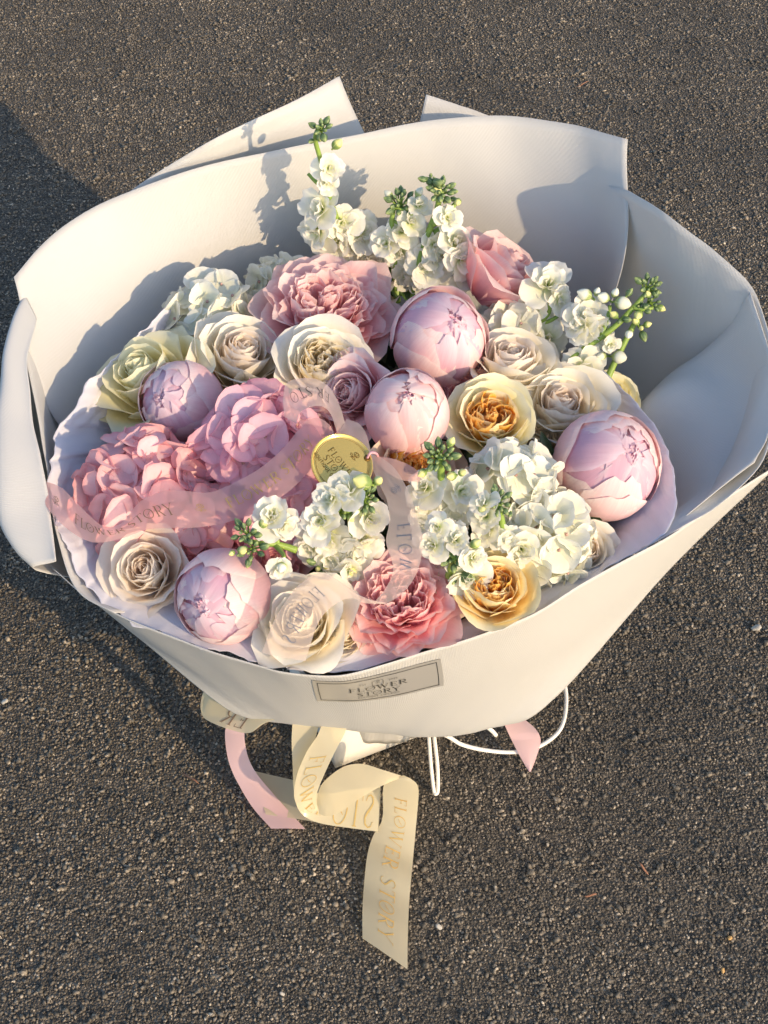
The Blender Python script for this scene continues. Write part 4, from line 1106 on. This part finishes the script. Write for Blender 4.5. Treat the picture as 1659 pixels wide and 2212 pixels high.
# dark upright leaves on their own
def lone_leaf(px, py, z, qx, qy, qz, wd, lb, mat):
    a = PZ(px, py, z)
    r_ = empty('leaf_sprig', a, lb, 'leaf', 'loose dark leaves between the flowers')
    leaf_obj(a, PZ(qx, qy, qz), wd, r_, a, mat, 'leaf')
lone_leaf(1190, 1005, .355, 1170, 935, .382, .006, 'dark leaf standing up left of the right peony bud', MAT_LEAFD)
lone_leaf(1205, 1010, .35, 1160, 985, .36, .006, 'dark green leaf lying in the gap left of the right peony bud', MAT_LEAF)
lone_leaf(1300, 1140, .335, 1275, 1115, .34, .005, 'dark leaf under the lower edge of the right peony bud', MAT_LEAFD)
lone_leaf(1180, 820, .352, 1150, 838, .36, .006, 'green leaf at the foot of the leaning right stock', MAT_LEAF)

# ------------------------------------------------------------------ lettering
TH, TN = .11, .04
def arc(cx, cy, rx, ry, a0, a1, n=14, w0=TH, w1=None):
    w1 = TN if w1 is None else w1
    out = []
    for k in range(n + 1):
        a = R(a0 + (a1 - a0) * k / n)
        wd = w1 + (w0 - w1) * abs(math.cos(a)) ** 1.5
        out.append((cx + rx * math.cos(a), cy + ry * math.sin(a), wd))
    return out
def ln(x0, y0, x1, y1, w_): return [(x0, y0, w_), (x1, y1, w_)]
def serif(x, y, h=.13): return ln(x - h, y, x + h, y, TN)
G = {
    'F': (.74, [ln(.22, 0, .22, 1, TH), ln(.10, 1, .66, 1, TN), ln(.66, 1, .66, .82, TN), ln(.22, .52, .52, .52, TN), ln(.52, .62, .52, .42, TN), serif(.22, 0)]),
    'L': (.72, [ln(.22, 0, .22, 1, TH), serif(.22, 1), ln(.10, 0, .66, 0, TN), ln(.66, 0, .66, .22, TN)]),
    'O': (1.02, [arc(.5, .5, .42, .5, 0, 360, 26, .085), [(.30, .34, .02), (.42, .44, .05), (.55, .52, .06), (.72, .74, .02)]]),
    'W': (1.18, [ln(.10, 1, .36, 0, TH), ln(.36, 0, .58, .95, TN), ln(.50, 1, .80, 0, TH), ln(.80, 0, 1.06, 1, TN), serif(.10, 1), serif(.55, 1, .08), serif(1.06, 1, .1)]),
    'E': (.76, [ln(.22, 0, .22, 1, TH), ln(.10, 1, .66, 1, TN), ln(.66, 1, .66, .82, TN), ln(.22, .52, .52, .52, TN), ln(.52, .62, .52, .42, TN), ln(.10, 0, .68, 0, TN), ln(.68, 0, .68, .2, TN)]),
    'R': (.90, [ln(.22, 0, .22, 1, TH), ln(.10, 1, .45, 1, TN), arc(.45, .75, .25, .25, 90, -90, 10, .10), ln(.22, .5, .45, .5, TN), ln(.42, .5, .76, .03, .10), ln(.70, 0, .88, 0, TN), serif(.22, 0)]),
    'S': (.72, [[(.62, .82, TN), (.52, .96, TN), (.34, 1.0, .05), (.17, .90, .09), (.14, .74, .10), (.26, .60, .11), (.46, .46, .12), (.60, .30, .11), (.56, .10, .09), (.38, 0, .05), (.20, .03, TN), (.10, .18, TN)]]),
    'T': (.82, [ln(.41, 0, .41, 1, TH), ln(.04, 1, .78, 1, TN), ln(.04, 1, .04, .82, TN), ln(.78, 1, .78, .82, TN), serif(.41, 0)]),
    'Y': (.86, [ln(.08, 1, .43, .48, .10), ln(.78, 1, .43, .48, TN), ln(.43, .5, .43, 0, TH), serif(.08, 1, .1), serif(.78, 1, .1), serif(.43, 0)]),
}
SANS = .09
def sn(*p): return [(x, y, SANS) for x, y in p]
def sarc(cx, cy, rx, ry, a0, a1, n=10): return [(cx + rx * math.cos(R(a0 + (a1 - a0) * k / n)), cy + ry * math.sin(R(a0 + (a1 - a0) * k / n)), SANS) for k in range(n + 1)]
GS = {
    'B': (.75, [sn((.12, 0), (.12, 1), (.4, 1)), sarc(.4, .76, .2, .24, 90, -90), sn((.4, .52), (.12, .52)), sarc(.42, .26, .24, .26, 90, -90), sn((.42, 0), (.12, 0))]),
    'O': (.98, [sarc(.48, .5, .42, .5, 0, 360, 20)]),
    'U': (.85, [sn((.12, 1), (.12, .32)), sarc(.42, .32, .3, .32, 180, 360), sn((.72, .32), (.72, 1))]),
    'T': (.72, [sn((.04, 1), (.68, 1)), sn((.36, 1), (.36, 0))]),
    'I': (.3, [sn((.15, 0), (.15, 1))]),
    'Q': (.98, [sarc(.48, .5, .42, .5, 0, 360, 20), sn((.55, .25), (.9, -.05))]),
    'E': (.68, [sn((.6, 1), (.12, 1), (.12, 0), (.62, 0)), sn((.12, .52), (.52, .52))]),
    'C': (.88, [sarc(.48, .5, .4, .5, 45, 315, 16)]),
    'H': (.82, [sn((.12, 0), (.12, 1)), sn((.7, 0), (.7, 1)), sn((.12, .52), (.7, .52))]),
    'A': (.85, [sn((.04, 0), (.42, 1), (.8, 0)), sn((.18, .36), (.66, .36))]),
    'G': (.95, [sarc(.48, .5, .4, .5, 45, 360, 18), sn((.88, .48), (.55, .48))]),
    'S': (.68, [sn((.58, .85), (.42, 1), (.22, .97), (.12, .78), (.24, .58), (.48, .45), (.6, .24), (.48, .03), (.26, 0), (.08, .16))]),
    '2': (.68, [sn((.1, .75), (.2, .95), (.4, 1), (.56, .85), (.54, .62), (.1, 0), (.62, 0))]),
    '0': (.72, [sarc(.35, .5, .27, .5, 0, 360, 16)]),
    '3': (.68, [sn((.1, .9), (.32, 1), (.52, .86), (.5, .62), (.28, .54), (.54, .44), (.58, .18), (.34, 0), (.08, .12))]),
}
EMB = (1.3, [  # a small open blossom on a stem with two leaves
    arc(.72, .80, .13, .20, 0, 360, 14, .035, .035), arc(.54, .74, .13, .18, 40, 300, 12, .035, .035), arc(.90, .74, .13, .18, -120, 140, 12, .035, .035),
    [(.46, .62, .035), (.58, .50, .035), (.74, .48, .035), (.90, .52, .035), (1.0, .62, .035)], [(.72, .48, .035), (.62, .26, .035), (.50, .02, .035)],
    [(.62, .26, .03), (.34, .44, .03), (.14, .40, .03), (.30, .24, .03), (.58, .18, .03)], [(.62, .22, .03), (.86, .34, .03), (1.10, .22, .03), (.86, .12, .03), (.60, .14, .03)]])
def stroke(pts, maxseg=.16):
    q = [pts[0]]
    for a, b in zip(pts, pts[1:]):
        n = max(1, int(math.hypot(b[0] - a[0], b[1] - a[1]) / maxseg + .99))
        for k in range(1, n + 1):
            q.append(tuple(a[i] + (b[i] - a[i]) * k / n for i in range(3)))
    out = []
    closed = math.hypot(q[0][0] - q[-1][0], q[0][1] - q[-1][1]) < 1e-6
    for i, (x, y, w_) in enumerate(q):
        if closed and i in (0, len(q) - 1): a, b = q[-2], q[1]
        else: a, b = q[max(i - 1, 0)], q[min(i + 1, len(q) - 1)]
        dx, dy = b[0] - a[0], b[1] - a[1]; l = math.hypot(dx, dy) or 1
        nx, ny = -dy / l, dx / l
        out.append(((x + nx * w_ / 2, y + ny * w_ / 2), (x - nx * w_ / 2, y - ny * w_ / 2)))
    return out
def layout(string, font, sp=.12, space=.5):
    x = 0; res = []
    for ch in string:
        if ch == ' ': x += space; continue
        if ch == '*': adv, st = EMB
        else: adv, st = font[ch]
        res.append((x, st)); x += adv + sp
    return res, x - sp
def lettering(mapf, string, font, mat, parent, name='lettering', sp=.12, space=.5, bold=1.0):
    """mapf(x, y) -> 3D point in parent space"""
    res, tot = layout(string, font, sp, space)
    vs, fs = [], []
    for x0, st in res:
        for s in st:
            s = [(a, b, c * bold) for a, b, c in s]
            L_ = stroke(s); o = len(vs)
            for (a, b) in L_:
                vs.append(mapf(x0 + a[0], a[1], tot)); vs.append(mapf(x0 + b[0], b[1], tot))
            fs += [(o + 2 * i, o + 2 * i + 1, o + 2 * i + 3, o + 2 * i + 2) for i in range(len(L_) - 1)]
    return obj(name, mesh_from(name, vs, fs), mat, parent)
def on_surf(s, s0, h, sdir=1, vdir=-1, vc=.5, off=.0005, org=Vector((0, 0, 0)), xs=1.0):
    def f(x, y, tot):
        ss = s0 + sdir * x * h * xs
        vv = vc + vdir * (y - .5) * h / s.wid
        p, n = s.at(ss, vv)
        if n.dot(CAM - p) < 0: n = -n
        return p + n * off - org
    return f
def metal(name, col, rough, met=1.0):
    M = NT(name)
    M.p.inputs['Base Color'].default_value = (*col, 1); M.p.inputs['Metallic'].default_value = met; M.p.inputs['Roughness'].default_value = rough
    return M.m
GOLDF = metal('gold_foil', (0.80, 0.52, 0.16), .32, .55)
BRONZE = plain('bronze_print', (0.24, 0.15, 0.08), .4, .5, .1)
GREYF = metal('silver_foil', (0.55, 0.52, 0.48), .3)
INK = plain('dark_print', (0.045, 0.045, 0.04), .5, .3, .1)

# ------------------------------------------------------------------ ribbons
def sheer(name, col, clear=.30, frost=.30, gloss=.35):
    M = NT(name)
    M.p.inputs['Base Color'].default_value = (*col, 1); M.p.inputs['Roughness'].default_value = gloss
    M.p.inputs['Specular IOR Level'].default_value = .5
    M.p.inputs['Sheen Weight'].default_value = .2
    tr_ = M.n('ShaderNodeBsdfTranslucent'); tr_.inputs[0].default_value = (*col, 1)
    m1 = M.n('ShaderNodeMixShader'); m1.inputs[0].default_value = .45
    M.l(M.p.outputs[0], m1.inputs[1]); M.l(tr_.outputs[0], m1.inputs[2])
    tp = M.n('ShaderNodeBsdfTransparent'); tp.inputs[0].default_value = (*[min(1, c * 1.12) for c in col], 1)
    rf = M.n('ShaderNodeBsdfRefraction'); rf.inputs['Color'].default_value = (*[min(1, c * 1.12) for c in col], 1); rf.inputs['Roughness'].default_value = .45; rf.inputs['IOR'].default_value = 1.02
    m2 = M.n('ShaderNodeMixShader'); m2.inputs[0].default_value = frost / max(frost + clear, .01)
    M.l(tp.outputs[0], m2.inputs[1]); M.l(rf.outputs[0], m2.inputs[2])
    m3 = M.n('ShaderNodeMixShader'); m3.inputs[0].default_value = 1 - (frost + clear)
    M.l(m2.outputs[0], m3.inputs[1]); M.l(m1.outputs[0], m3.inputs[2])
    M.l(m3.outputs[0], M.out.inputs[0])
    return M.m
SHEER_P = sheer('sheer_pink_ribbon', (0.95, 0.66, 0.63), .22, .28)
SHEER_W = sheer('sheer_pale_ribbon', (0.93, 0.81, 0.74), .24, .30)
CREAM_R = sheer('cream_satin_ribbon', (0.90, 0.80, 0.56), .06, .14, .25)
CREAM_S = sheer('cream_sheer_end', (0.78, 0.72, 0.56), .12, .22, .3)
PINK_R = sheer('pink_satin_ribbon', (0.84, 0.58, 0.60), .02, .04, .35)
def dz(l):  # (px,py,lift) above the flower heads
    return [dome(p[0], p[1], .036 + (p[2] if len(p) > 2 else 0)) for p in l]
def band(A, B, nu=60, nv=7, curl=0.0):
    A = resample(A, nu); B = resample(B, nu)
    P = []
    for i in range(nu):
        row = []
        for j in range(nv):
            f = j / (nv - 1)
            p = A[i].lerp(B[i], f)
            if curl:
                a = A[min(i + 1, nu - 1)] - A[max(i - 1, 0)]
                n = a.cross(B[i] - A[i]).normalized()
                if n.z < 0: n = -n
                p = p + n * curl * (1 - (2 * f - 1) ** 2)
            row.append(p)
        P.append(row)
    return Surf(P)
def ribbon(segs, label, group, name='ribbon'):
    """segs: (part_name, surf, mat)"""
    o0 = segs[0][1].P[0][0].copy()
    root = empty(name, o0, label, 'ribbon', group)
    for pn, s, m in segs:
        me = s.mesh(pn)
        me.transform(Matrix.Translation(-o0))
        o = obj(pn, me, m, root)
    return root, o0
RBG = 'sheer printed ribbons lying over the flowers'
# main sheer ribbon, left
r1t = dz([(74, 1034, .004), (130, 1052, .004), (174, 1095, .002), (224, 1137, .0), (263, 1129, .0), (303, 1083, .004), (353, 1061, .008), (396, 1060, .008), (449, 1064, .006), (495, 1048, .006), (545, 1022, .008), (578, 999, .010), (611, 969, .012), (640, 935, .012), (668, 905, .008)])
r1b = dz([(89, 1072, .004), (108, 1105, .003), (154, 1149, .0), (204, 1172, -.002), (263, 1163, -.002), (313, 1145, .0), (352, 1141, .002), (390, 1141, .003), (429, 1139, .004), (480, 1131, .005), (540, 1112, .008), (590, 1085, .010), (635, 1052, .012), (674, 1009, .012), (705, 965, .008)])
S1 = band(r1t, r1b, 110, 9, .0015)
rt1, o1 = ribbon([('strip', S1, SHEER_P)], 'sheer pink ribbon with gold lettering crossing the left flowers to the tissue', RBG)
def sat(S, px, py):
    best = min(((proj(S.P[i][S.nv // 2])[0] - px) ** 2 + (proj(S.P[i][S.nv // 2])[1] - py) ** 2, i) for i in range(S.nu))
    return S.L[best[1]]
lettering(on_surf(S1, sat(S1, 112, 1072), .0100, 1, -1, .50, .0006, o1), '*', G, BRONZE, rt1, bold=1.5)
lettering(on_surf(S1, sat(S1, 160, 1122),   .0118, 1, -1, .50, .0006, o1, .78), 'FLOWER STORY', G, BRONZE, rt1, sp=.06, space=.3, bold=1.0)
lettering(on_surf(S1, sat(S1, 418, 1100), .0090, 1, -1, .52, .0006, o1), '*', G, GOLDF, rt1, bold=1.4)
lettering(on_surf(S1, sat(S1, 487, 1092), .0115, 1, -1, .50, .0006, o1, .74), 'FLOWER STORY', G, GOLDF, rt1, sp=.08, space=.35, bold=1.0)
# arch above the tag
r2t = dz([(614, 900, .004), (612, 860, .012), (619, 828, .018), (650, 817, .022), (687, 820, .022), (716, 842, .018), (736, 882, .012), (748, 925, .004)])
r2b = dz([(640, 915, .004), (644, 900, .008), (652, 888, .012), (666, 881, .016), (682, 877, .016), (700, 880, .014), (716, 898, .010), (728, 935, .004)])
S2 = band(r2t, r2b, 50, 7)
r3t = dz([(748, 905, .006), (775, 915, .008), (790, 935, .008), (799, 965, .006), (802, 985, .004)])
r3b = dz([(730, 940, .006), (752, 945, .006), (772, 958, .006), (785, 978, .006), (795, 996, .004)])
S3 = band(r3t, r3b, 24, 5)
r4t = dz([(640, 942, .004), (655, 915, .01), (685, 902, .012), (712, 918, .010), (725, 945, .006)])
r4b = dz([(690, 985, .0), (700, 965, .004), (708, 955, .006), (715, 962, .006), (720, 975, .004)])
S4 = band(r4t, r4b, 24, 5)
rt2, o2 = ribbon([('strip', S2, SHEER_W), ('strip', S3, SHEER_W), ('strip', S4, SHEER_P)], 'pale sheer ribbon arching above the gold tag with upside down lettering', RBG)
lettering(on_surf(S2, sat(S2, 712, 862), .0090, -1, 1, .5, .0006, o2, .8), 'ER STO', G, INK, rt2, sp=.12, space=.4, bold=.8)
# ribbon right of the tag going down, folding, coming left
r5a = dz([(803, 975, .006), (851, 1010, .012), (884, 1065, .016), (901, 1118, .018), (913, 1164, .018), (908, 1214, .016), (894, 1250, .012), (868, 1283, .008), (835, 1305, .004)])
r5b = dz([(798, 990, .006), (812, 1032, .012), (836, 1081, .016), (840, 1131, .018), (834, 1171, .018), (847, 1214, .014), (848, 1240, .010), (830, 1275, .006), (806, 1303, .002)])
S5 = band(r5a, r5b, 70, 7)
r6a = dz([(835, 1305, .004), (789, 1303, .006), (762, 1293, .008), (736, 1298, .010), (703, 1323, .010), (683, 1356, .008), (670, 1395, .004), (660, 1428, -.002)])
r6b = dz([(806, 1303, .004), (772, 1283, .008), (736, 1257, .012), (693, 1237, .014), (650, 1260, .014), (618, 1298, .012), (590, 1345, .008), (565, 1410, -.002)])
S6 = band(r6a, r6b, 60, 7, .002)
r7a = dz([(805, 985, .004), (845, 990, .008), (885, 1005, .008), (912, 1025, .006)])
r7b = dz([(803, 990, .004), (830, 1015, .004), (862, 1035, .004), (905, 1042, .004)])
S7 = band(r7a, r7b, 20, 5)
rt3, o3 = ribbon([('strip', S5, SHEER_W), ('strip', S6, SHEER_W), ('strip', S7, SHEER_P)], 'pale sheer ribbon falling right of the tag and looping back over the front cream rose', RBG)
lettering(on_surf(S5, sat(S5, 845, 1045), .0100, 1, 1, .45, .0006, o3), '*', G, GREYF, rt3, bold=1.1)
lettering(on_surf(S5, sat(S5, 865, 1130), .0088, 1, 1, .5, .0006, o3, 1.0), 'FLOW', G, GREYF, rt3, sp=.3, bold=.9)
lettering(on_surf(S6, sat(S6, 700, 1282), .0100, 1, 1, .5, .0006, o3, .7), 'FLOWER S', G, GREYF, rt3, sp=.05, bold=.8)

# lower ribbons
LG = 'satin ribbons hanging from the bouquet onto the asphalt'
t_l = zl([(872, 1676, .080), (845, 1680, .078), (828, 1700, .066), (826, 1768, .030), (805, 1808, .018), (793, 1850, .016), (786, 1915, .007), (783, 1966, .010), (783, 2027, .006)])
t_r = zl([(872, 1676, .080), (890, 1684, .080), (904, 1705, .070), (900, 1768, .034), (893, 1847, .010), (888, 1900, .013), (884, 1947, .006), (881, 2020, .008), (880, 2094, .006)])
T1 = band(t_l, t_r, 80, 9, .0015)
l2a = zl([(684, 1735, .060), (690, 1705, .070), (704, 1684, .078), (741, 1657, .086), (781, 1650, .088), (830, 1664, .086), (872, 1677, .080)])
l2b = zl([(690, 1758, .058), (703, 1763, .060), (722, 1760, .062), (745, 1748, .066), (781, 1722, .074), (826, 1697, .078), (866, 1680, .080)])
T2 = band(l2a, l2b, 40, 7)
l1a = zl([(697, 1560, .125), (685, 1590, .118), (662, 1625, .108), (642, 1673, .090), (635, 1717, .074), (645, 1745, .062), (664, 1758, .056), (695, 1764, .056)])
l1b = zl([(752, 1560, .125), (744, 1585, .118), (721, 1629, .108), (697, 1681, .090), (684, 1715, .076), (683, 1732, .068), (687, 1748, .060), (692, 1760, .057)])
T3 = band(l1a, l1b, 50, 7)
l0a = zl([(632, 1558, .12), (630, 1600, .105), (632, 1649, .088), (634, 1700, .066), (640, 1738, .048), (656, 1762, .034), (690, 1778, .026), (750, 1788, .024), (816, 1796, .024)])
l0b = zl([(690, 1558, .12), (680, 1600, .105), (664, 1640, .088), (650, 1680, .066), (650, 1700, .052), (680, 1712, .046), (720, 1714, .046), (760, 1706, .048), (822, 1700, .052)])
T4 = band(l0a, l0b, 50, 7)
l4a = zl([(543, 1664, .016), (585, 1674, .014), (630, 1684, .014), (700, 1697, .018), (790, 1706, .034), (823, 1712, .045)])
l4b = zl([(574, 1759, .010), (606, 1764, .008), (640, 1769, .008), (710, 1780, .010), (780, 1792, .016), (818, 1797, .022)])
T5 = band(l4a, l4b, 40, 7)
rt4, o4 = ribbon([('tail', T1, CREAM_R), ('loop', T2, CREAM_R), ('loop', T3, CREAM_R), ('loop', T4, CREAM_R), ('tail', T5, CREAM_S)], 'cream satin ribbon bow with a long lettered tail lying on the asphalt', LG)
h_ = .0148
lettering(on_surf(T1, sat(T1, 862, 1722), h_, 1, 1, .52, .0006, o4, .93), 'FLOWER STORY', G, GOLDF, rt4, sp=.08, space=.45, bold=.85)
lettering(on_surf(T3, .034, h_, 1, 1, .5, .0006, o4, .9), 'FLOWER', G, GOLDF, rt4, sp=.05, bold=.85)
lettering(on_surf(T4, T4.len - .004, h_, -1, 1, .45, .0006, o4), 'STO', G, GOLDF, rt4, sp=.1, bold=.9)
# side loop
s_a = zl([(548, 1555, .115), (500, 1520, .118), (458, 1500, .118), (440, 1508, .112), (434, 1530, .108), (445, 1545, .108), (480, 1560, .110), (520, 1572, .114), (552, 1572, .12)])
s_b = zl([(560, 1470, .18), (520, 1455, .18), (470, 1455, .17), (448, 1470, .155), (440, 1490, .150), (462, 1500, .150), (510, 1515, .15), (550, 1520, .155), (590, 1525, .16)])
lo_a = zl([(436, 1520, .10), (437, 1546, .098), (460, 1562, .100), (503, 1578, .104), (540, 1583, .110), (566, 1564, .118)])
lo_b = zl([(450, 1478, .112), (462, 1498, .112), (490, 1508, .114), (530, 1524, .118), (570, 1540, .124), (600, 1552, .13)])
T6 = band(lo_a, lo_b, 30, 7)
bk_a = zl([(437, 1546, .098), (433, 1528, .10), (436, 1505, .104), (446, 1480, .115)])
bk_b = zl([(500, 1550, .105), (505, 1530, .108), (510, 1510, .114), (520, 1490, .12)])
T7 = band(bk_a, bk_b, 16, 5)
rt5, o5 = ribbon([('loop', T6, CREAM_R), ('loop', T7, CREAM_R)], 'cream satin ribbon loop sticking out at the left under the wrapping', LG)
lettering(on_surf(T6, .062, h_ * 1.1, -1, 1, .45, .0006, o5), 'ER', G, BRONZE, rt5, sp=.08)
# pink tail left
p_a = zl([(492, 1556, .10), (486, 1585, .075), (491, 1633, .045), (503, 1670, .030), (519, 1701, .020), (536, 1730, .013), (555, 1756, .008), (586, 1790, .005)])
p_b = zl([(532, 1560, .10), (528, 1590, .075), (533, 1625, .050), (543, 1652, .036), (558, 1676, .026), (588, 1712, .016), (622, 1750, .009), (660, 1791, .005)])
T8 = band(p_a, p_b, 50, 7, .001)
ribbon([('tail', T8, PINK_R)], 'matte pink ribbon tail curving onto the asphalt at the left', LG)
q_a = zl([(1085, 1555, .10), (1089, 1564, .09), (1100, 1588, .06), (1116, 1620, .034), (1130, 1646, .02), (1142, 1666, .012)])
q_b = zl([(1128, 1550, .10), (1136, 1556, .09), (1158, 1576, .066), (1168, 1600, .045), (1158, 1638, .022), (1147, 1666, .012)])
T9 = band(q_a, q_b, 30, 7, .002)
ribbon([('tail', T9, PINK_R)], 'short pink ribbon end hanging at the right behind the white cord', LG)

# ------------------------------------------------------------------ gold tag
GOLD = metal('polished_gold', (1.0, 0.66, 0.18), .16, .80)
GOLDD = metal('engraved_line', (0.16, 0.10, 0.03), .5)
tc = dome(739, 1001, .056)
Rt = 69 / FPX * depth(tc)
vw = (CAM - tc).normalized(); rt_ = Vector((0, 0, 1)).cross(vw).normalized(); up_ = vw.cross(rt_)
nrm = (vw + rt_ * .28 + up_ * .36).normalized()
xa = (rt_ * .53 - up_ * .85); xa = (xa - nrm * xa.dot(nrm)).normalized(); ya = nrm.cross(xa)
TM = Matrix.Translation(tc) @ Matrix((xa, ya, nrm)).transposed().to_4x4()
tagr = empty('gift_tag', None, 'round polished gold tag engraved with the shop lettering, among the flowers', 'tag', None, TM)
def lathe(name, prof, mat, parent, n=72, closed=False):
    vs = [Vector((r_ * math.cos(k / n * 2 * math.pi), r_ * math.sin(k / n * 2 * math.pi), z)) for (r_, z) in prof for k in range(n)]
    f = [(i * n + k, i * n + (k + 1) % n, (i + 1) * n + (k + 1) % n, (i + 1) * n + k) for i in range(len(prof) - 1) for k in range(n)]
    return obj(name, mesh_from(name, vs, f), mat, parent)
lathe('disc', [(0.0001, 0.0), (Rt * .3, -.00005), (Rt * .6, -.00022), (Rt * .8, -.0004), (Rt * .93, -.00055), (Rt * .95, .0006), (Rt * .985, .0009), (Rt, .0002), (Rt, -.0012), (Rt * .98, -.0018), (.0001, -.0018)], GOLD, tagr)
for rr_ in (.885, .845):
    lathe('engraved_ring', [(Rt * rr_, -.0002), (Rt * (rr_ - .010), -.0002)], GOLDD, tagr)
def tmap(cy, h):
    return lambda x, y, tot: Vector(((x - tot / 2) * h, cy + (y - .5) * h, .0003))
lettering(tmap(-.02 * Rt, .215 * Rt), 'FLOWER', G, GOLDD, tagr, sp=.08)
lettering(tmap(-.30 * Rt, .215 * Rt), 'STORY', G, GOLDD, tagr, sp=.08)
lettering(tmap(-.52 * Rt, .105 * Rt), 'BOUTIQUE CHICAGO', GS, GOLDD, tagr, sp=.16, bold=1.5)
lettering(lambda x, y, tot: Vector(((x - tot / 2) * .30 * Rt + .02 * Rt, .50 * Rt + (y - .5) * .30 * Rt, .0003)), '*', G, GOLDD, tagr, name='emblem', bold=1.3)
MAT_TIE = plain('pink_cord', (0.70, 0.36, 0.42), .6)
hp = TM.inverted() @ dome(803, 984, .05)
v, f = tube([Vector((Rt * .30, Rt * .80, .0)), Vector((Rt * .25, Rt * .90, .004)), Vector((Rt * .28, Rt * 1.05, .002)), Vector((Rt * .36, Rt * 1.25, -.006)), Vector((Rt * .5, Rt * 1.4, -.02))], .0011, 8)
obj('cord', mesh_from('cord', v, f), MAT_TIE, tagr)
lathe('hole_rim', [(.0012, .0002), (.0022, .0007), (.0026, .0003)], GOLDD, tagr, 20).location = (Rt * .30, Rt * .80, 0)

# ------------------------------------------------------------------ label on the front sheet
def inv_surf(S, px, py, side=True):
    best = None
    for i in range(S.nu):
        for j in range(S.nv // 3, S.nv):
            q = proj(S.P[i][j]); d = (q[0] - px) ** 2 + (q[1] - py) ** 2
            if best is None or d < best[0]: best = (d, i, j)
    d, i, j = best
    s, v = S.L[i], j / (S.nv - 1)
    for _ in range(12):
        p, n = S.at(s, v); q = proj(p)
        e = .0008
        qs = proj(S.at(s + e, v)[0]); qv = proj(S.at(s, v + .01)[0])
        a, b, c_, d_ = (qs[0] - q[0]) / e, (qv[0] - q[0]) / .01, (qs[1] - q[1]) / e, (qv[1] - q[1]) / .01
        det = a * d_ - b * c_
        if abs(det) < 1e-9: break
        rx, ry = px - q[0], py - q[1]
        s += .8 * (d_ * rx - b * ry) / det; v += .8 * (-c_ * rx + a * ry) / det
        v = min(max(v, 0), 1); s = min(max(s, 0), S.len)
    return s, v
cn = [inv_surf(SF, *p) for p in ((685, 1512), (958, 1479), (951, 1421), (674, 1468))]
# P[i][j]: i left to right, j bottom to top
def lab_grid(f0, f1, g0, g1, nu, nv, off):
    P = []
    for i in range(nu):
        f = f0 + (f1 - f0) * i / (nu - 1); row = []
        for j in range(nv):
            g = g0 + (g1 - g0) * j / (nv - 1)
            s = (cn[0][0] * (1 - f) + cn[1][0] * f) * (1 - g) + (cn[3][0] * (1 - f) + cn[2][0] * f) * g
            v_ = (cn[0][1] * (1 - f) + cn[1][1] * f) * (1 - g) + (cn[3][1] * (1 - f) + cn[2][1] * f) * g
            p, n = SF.at(s, v_)
            if n.dot(CAM - p) < 0: n = -n
            row.append(p + n * off)
        P.append(row)
    return Surf(P)
LB = lab_grid(0, 1, 0, 1, 40, 10, .0009)
MAT_LABEL = plain('grey_label', (0.36, 0.35, 0.335), .30, .5, .04)
lab = obj('label', LB.mesh('label'), MAT_LABEL, OF)
lab['label'] = 'grey rectangular paper label with dark lettering and border'
for (a, b, c_, d_) in ((.035, .965, .075, .092), (.035, .965, .905, .922), (.035, .0405, .075, .922), (.9595, .965, .075, .922)):
    s_ = lab_grid(a, b, c_, d_, 30 if b - a > .1 else 3, 2 if b - a > .1 else 8, .0012)
    obj('border_line', s_.mesh('border_line'), INK, lab)
def labf(cx_, cy_, h, wf):
    L_ = LB.len
    def f(x, y, tot):
        p, n = LB.at(cx_ * L_ + (x / tot - .5) * wf * L_, cy_ + (y - .5) * h)
        if n.dot(CAM - p) < 0: n = -n
        return p + n * .0008
    return f
lettering(labf(.49, .57, .15, .46), 'FLOWER', G, INK, lab, sp=.06, bold=1.1)
lettering(labf(.49, .36, .15, .34), 'STORY', G, INK, lab, sp=.06, bold=1.1)
lettering(labf(.49, .22, .06, .32), 'BOUTIQUE CHICAGO', GS, INK, lab, sp=.14, bold=1.3)
lettering(labf(.375, .76, .05, .05), 'EST', GS, INK, lab, sp=.14, bold=1.3)
lettering(labf(.61, .76, .05, .07), '2023', GS, INK, lab, sp=.14, bold=1.3)
lettering(labf(.49, .775, .13, .06), '*', G, INK, lab, name='emblem', bold=1.2)
fr = [(0, 0), (0, .8), (.12, 1), (.88, 1), (1, .8), (1, 0), (.88, -.2), (.12, -.2), (0, 0)]
GF = {'#': (1.0, [[(x, y, .05) for x, y in fr]])}
lettering(labf(.49, .75, .16, .085), '#', GF, INK, lab, name='emblem_frame', bold=.9)
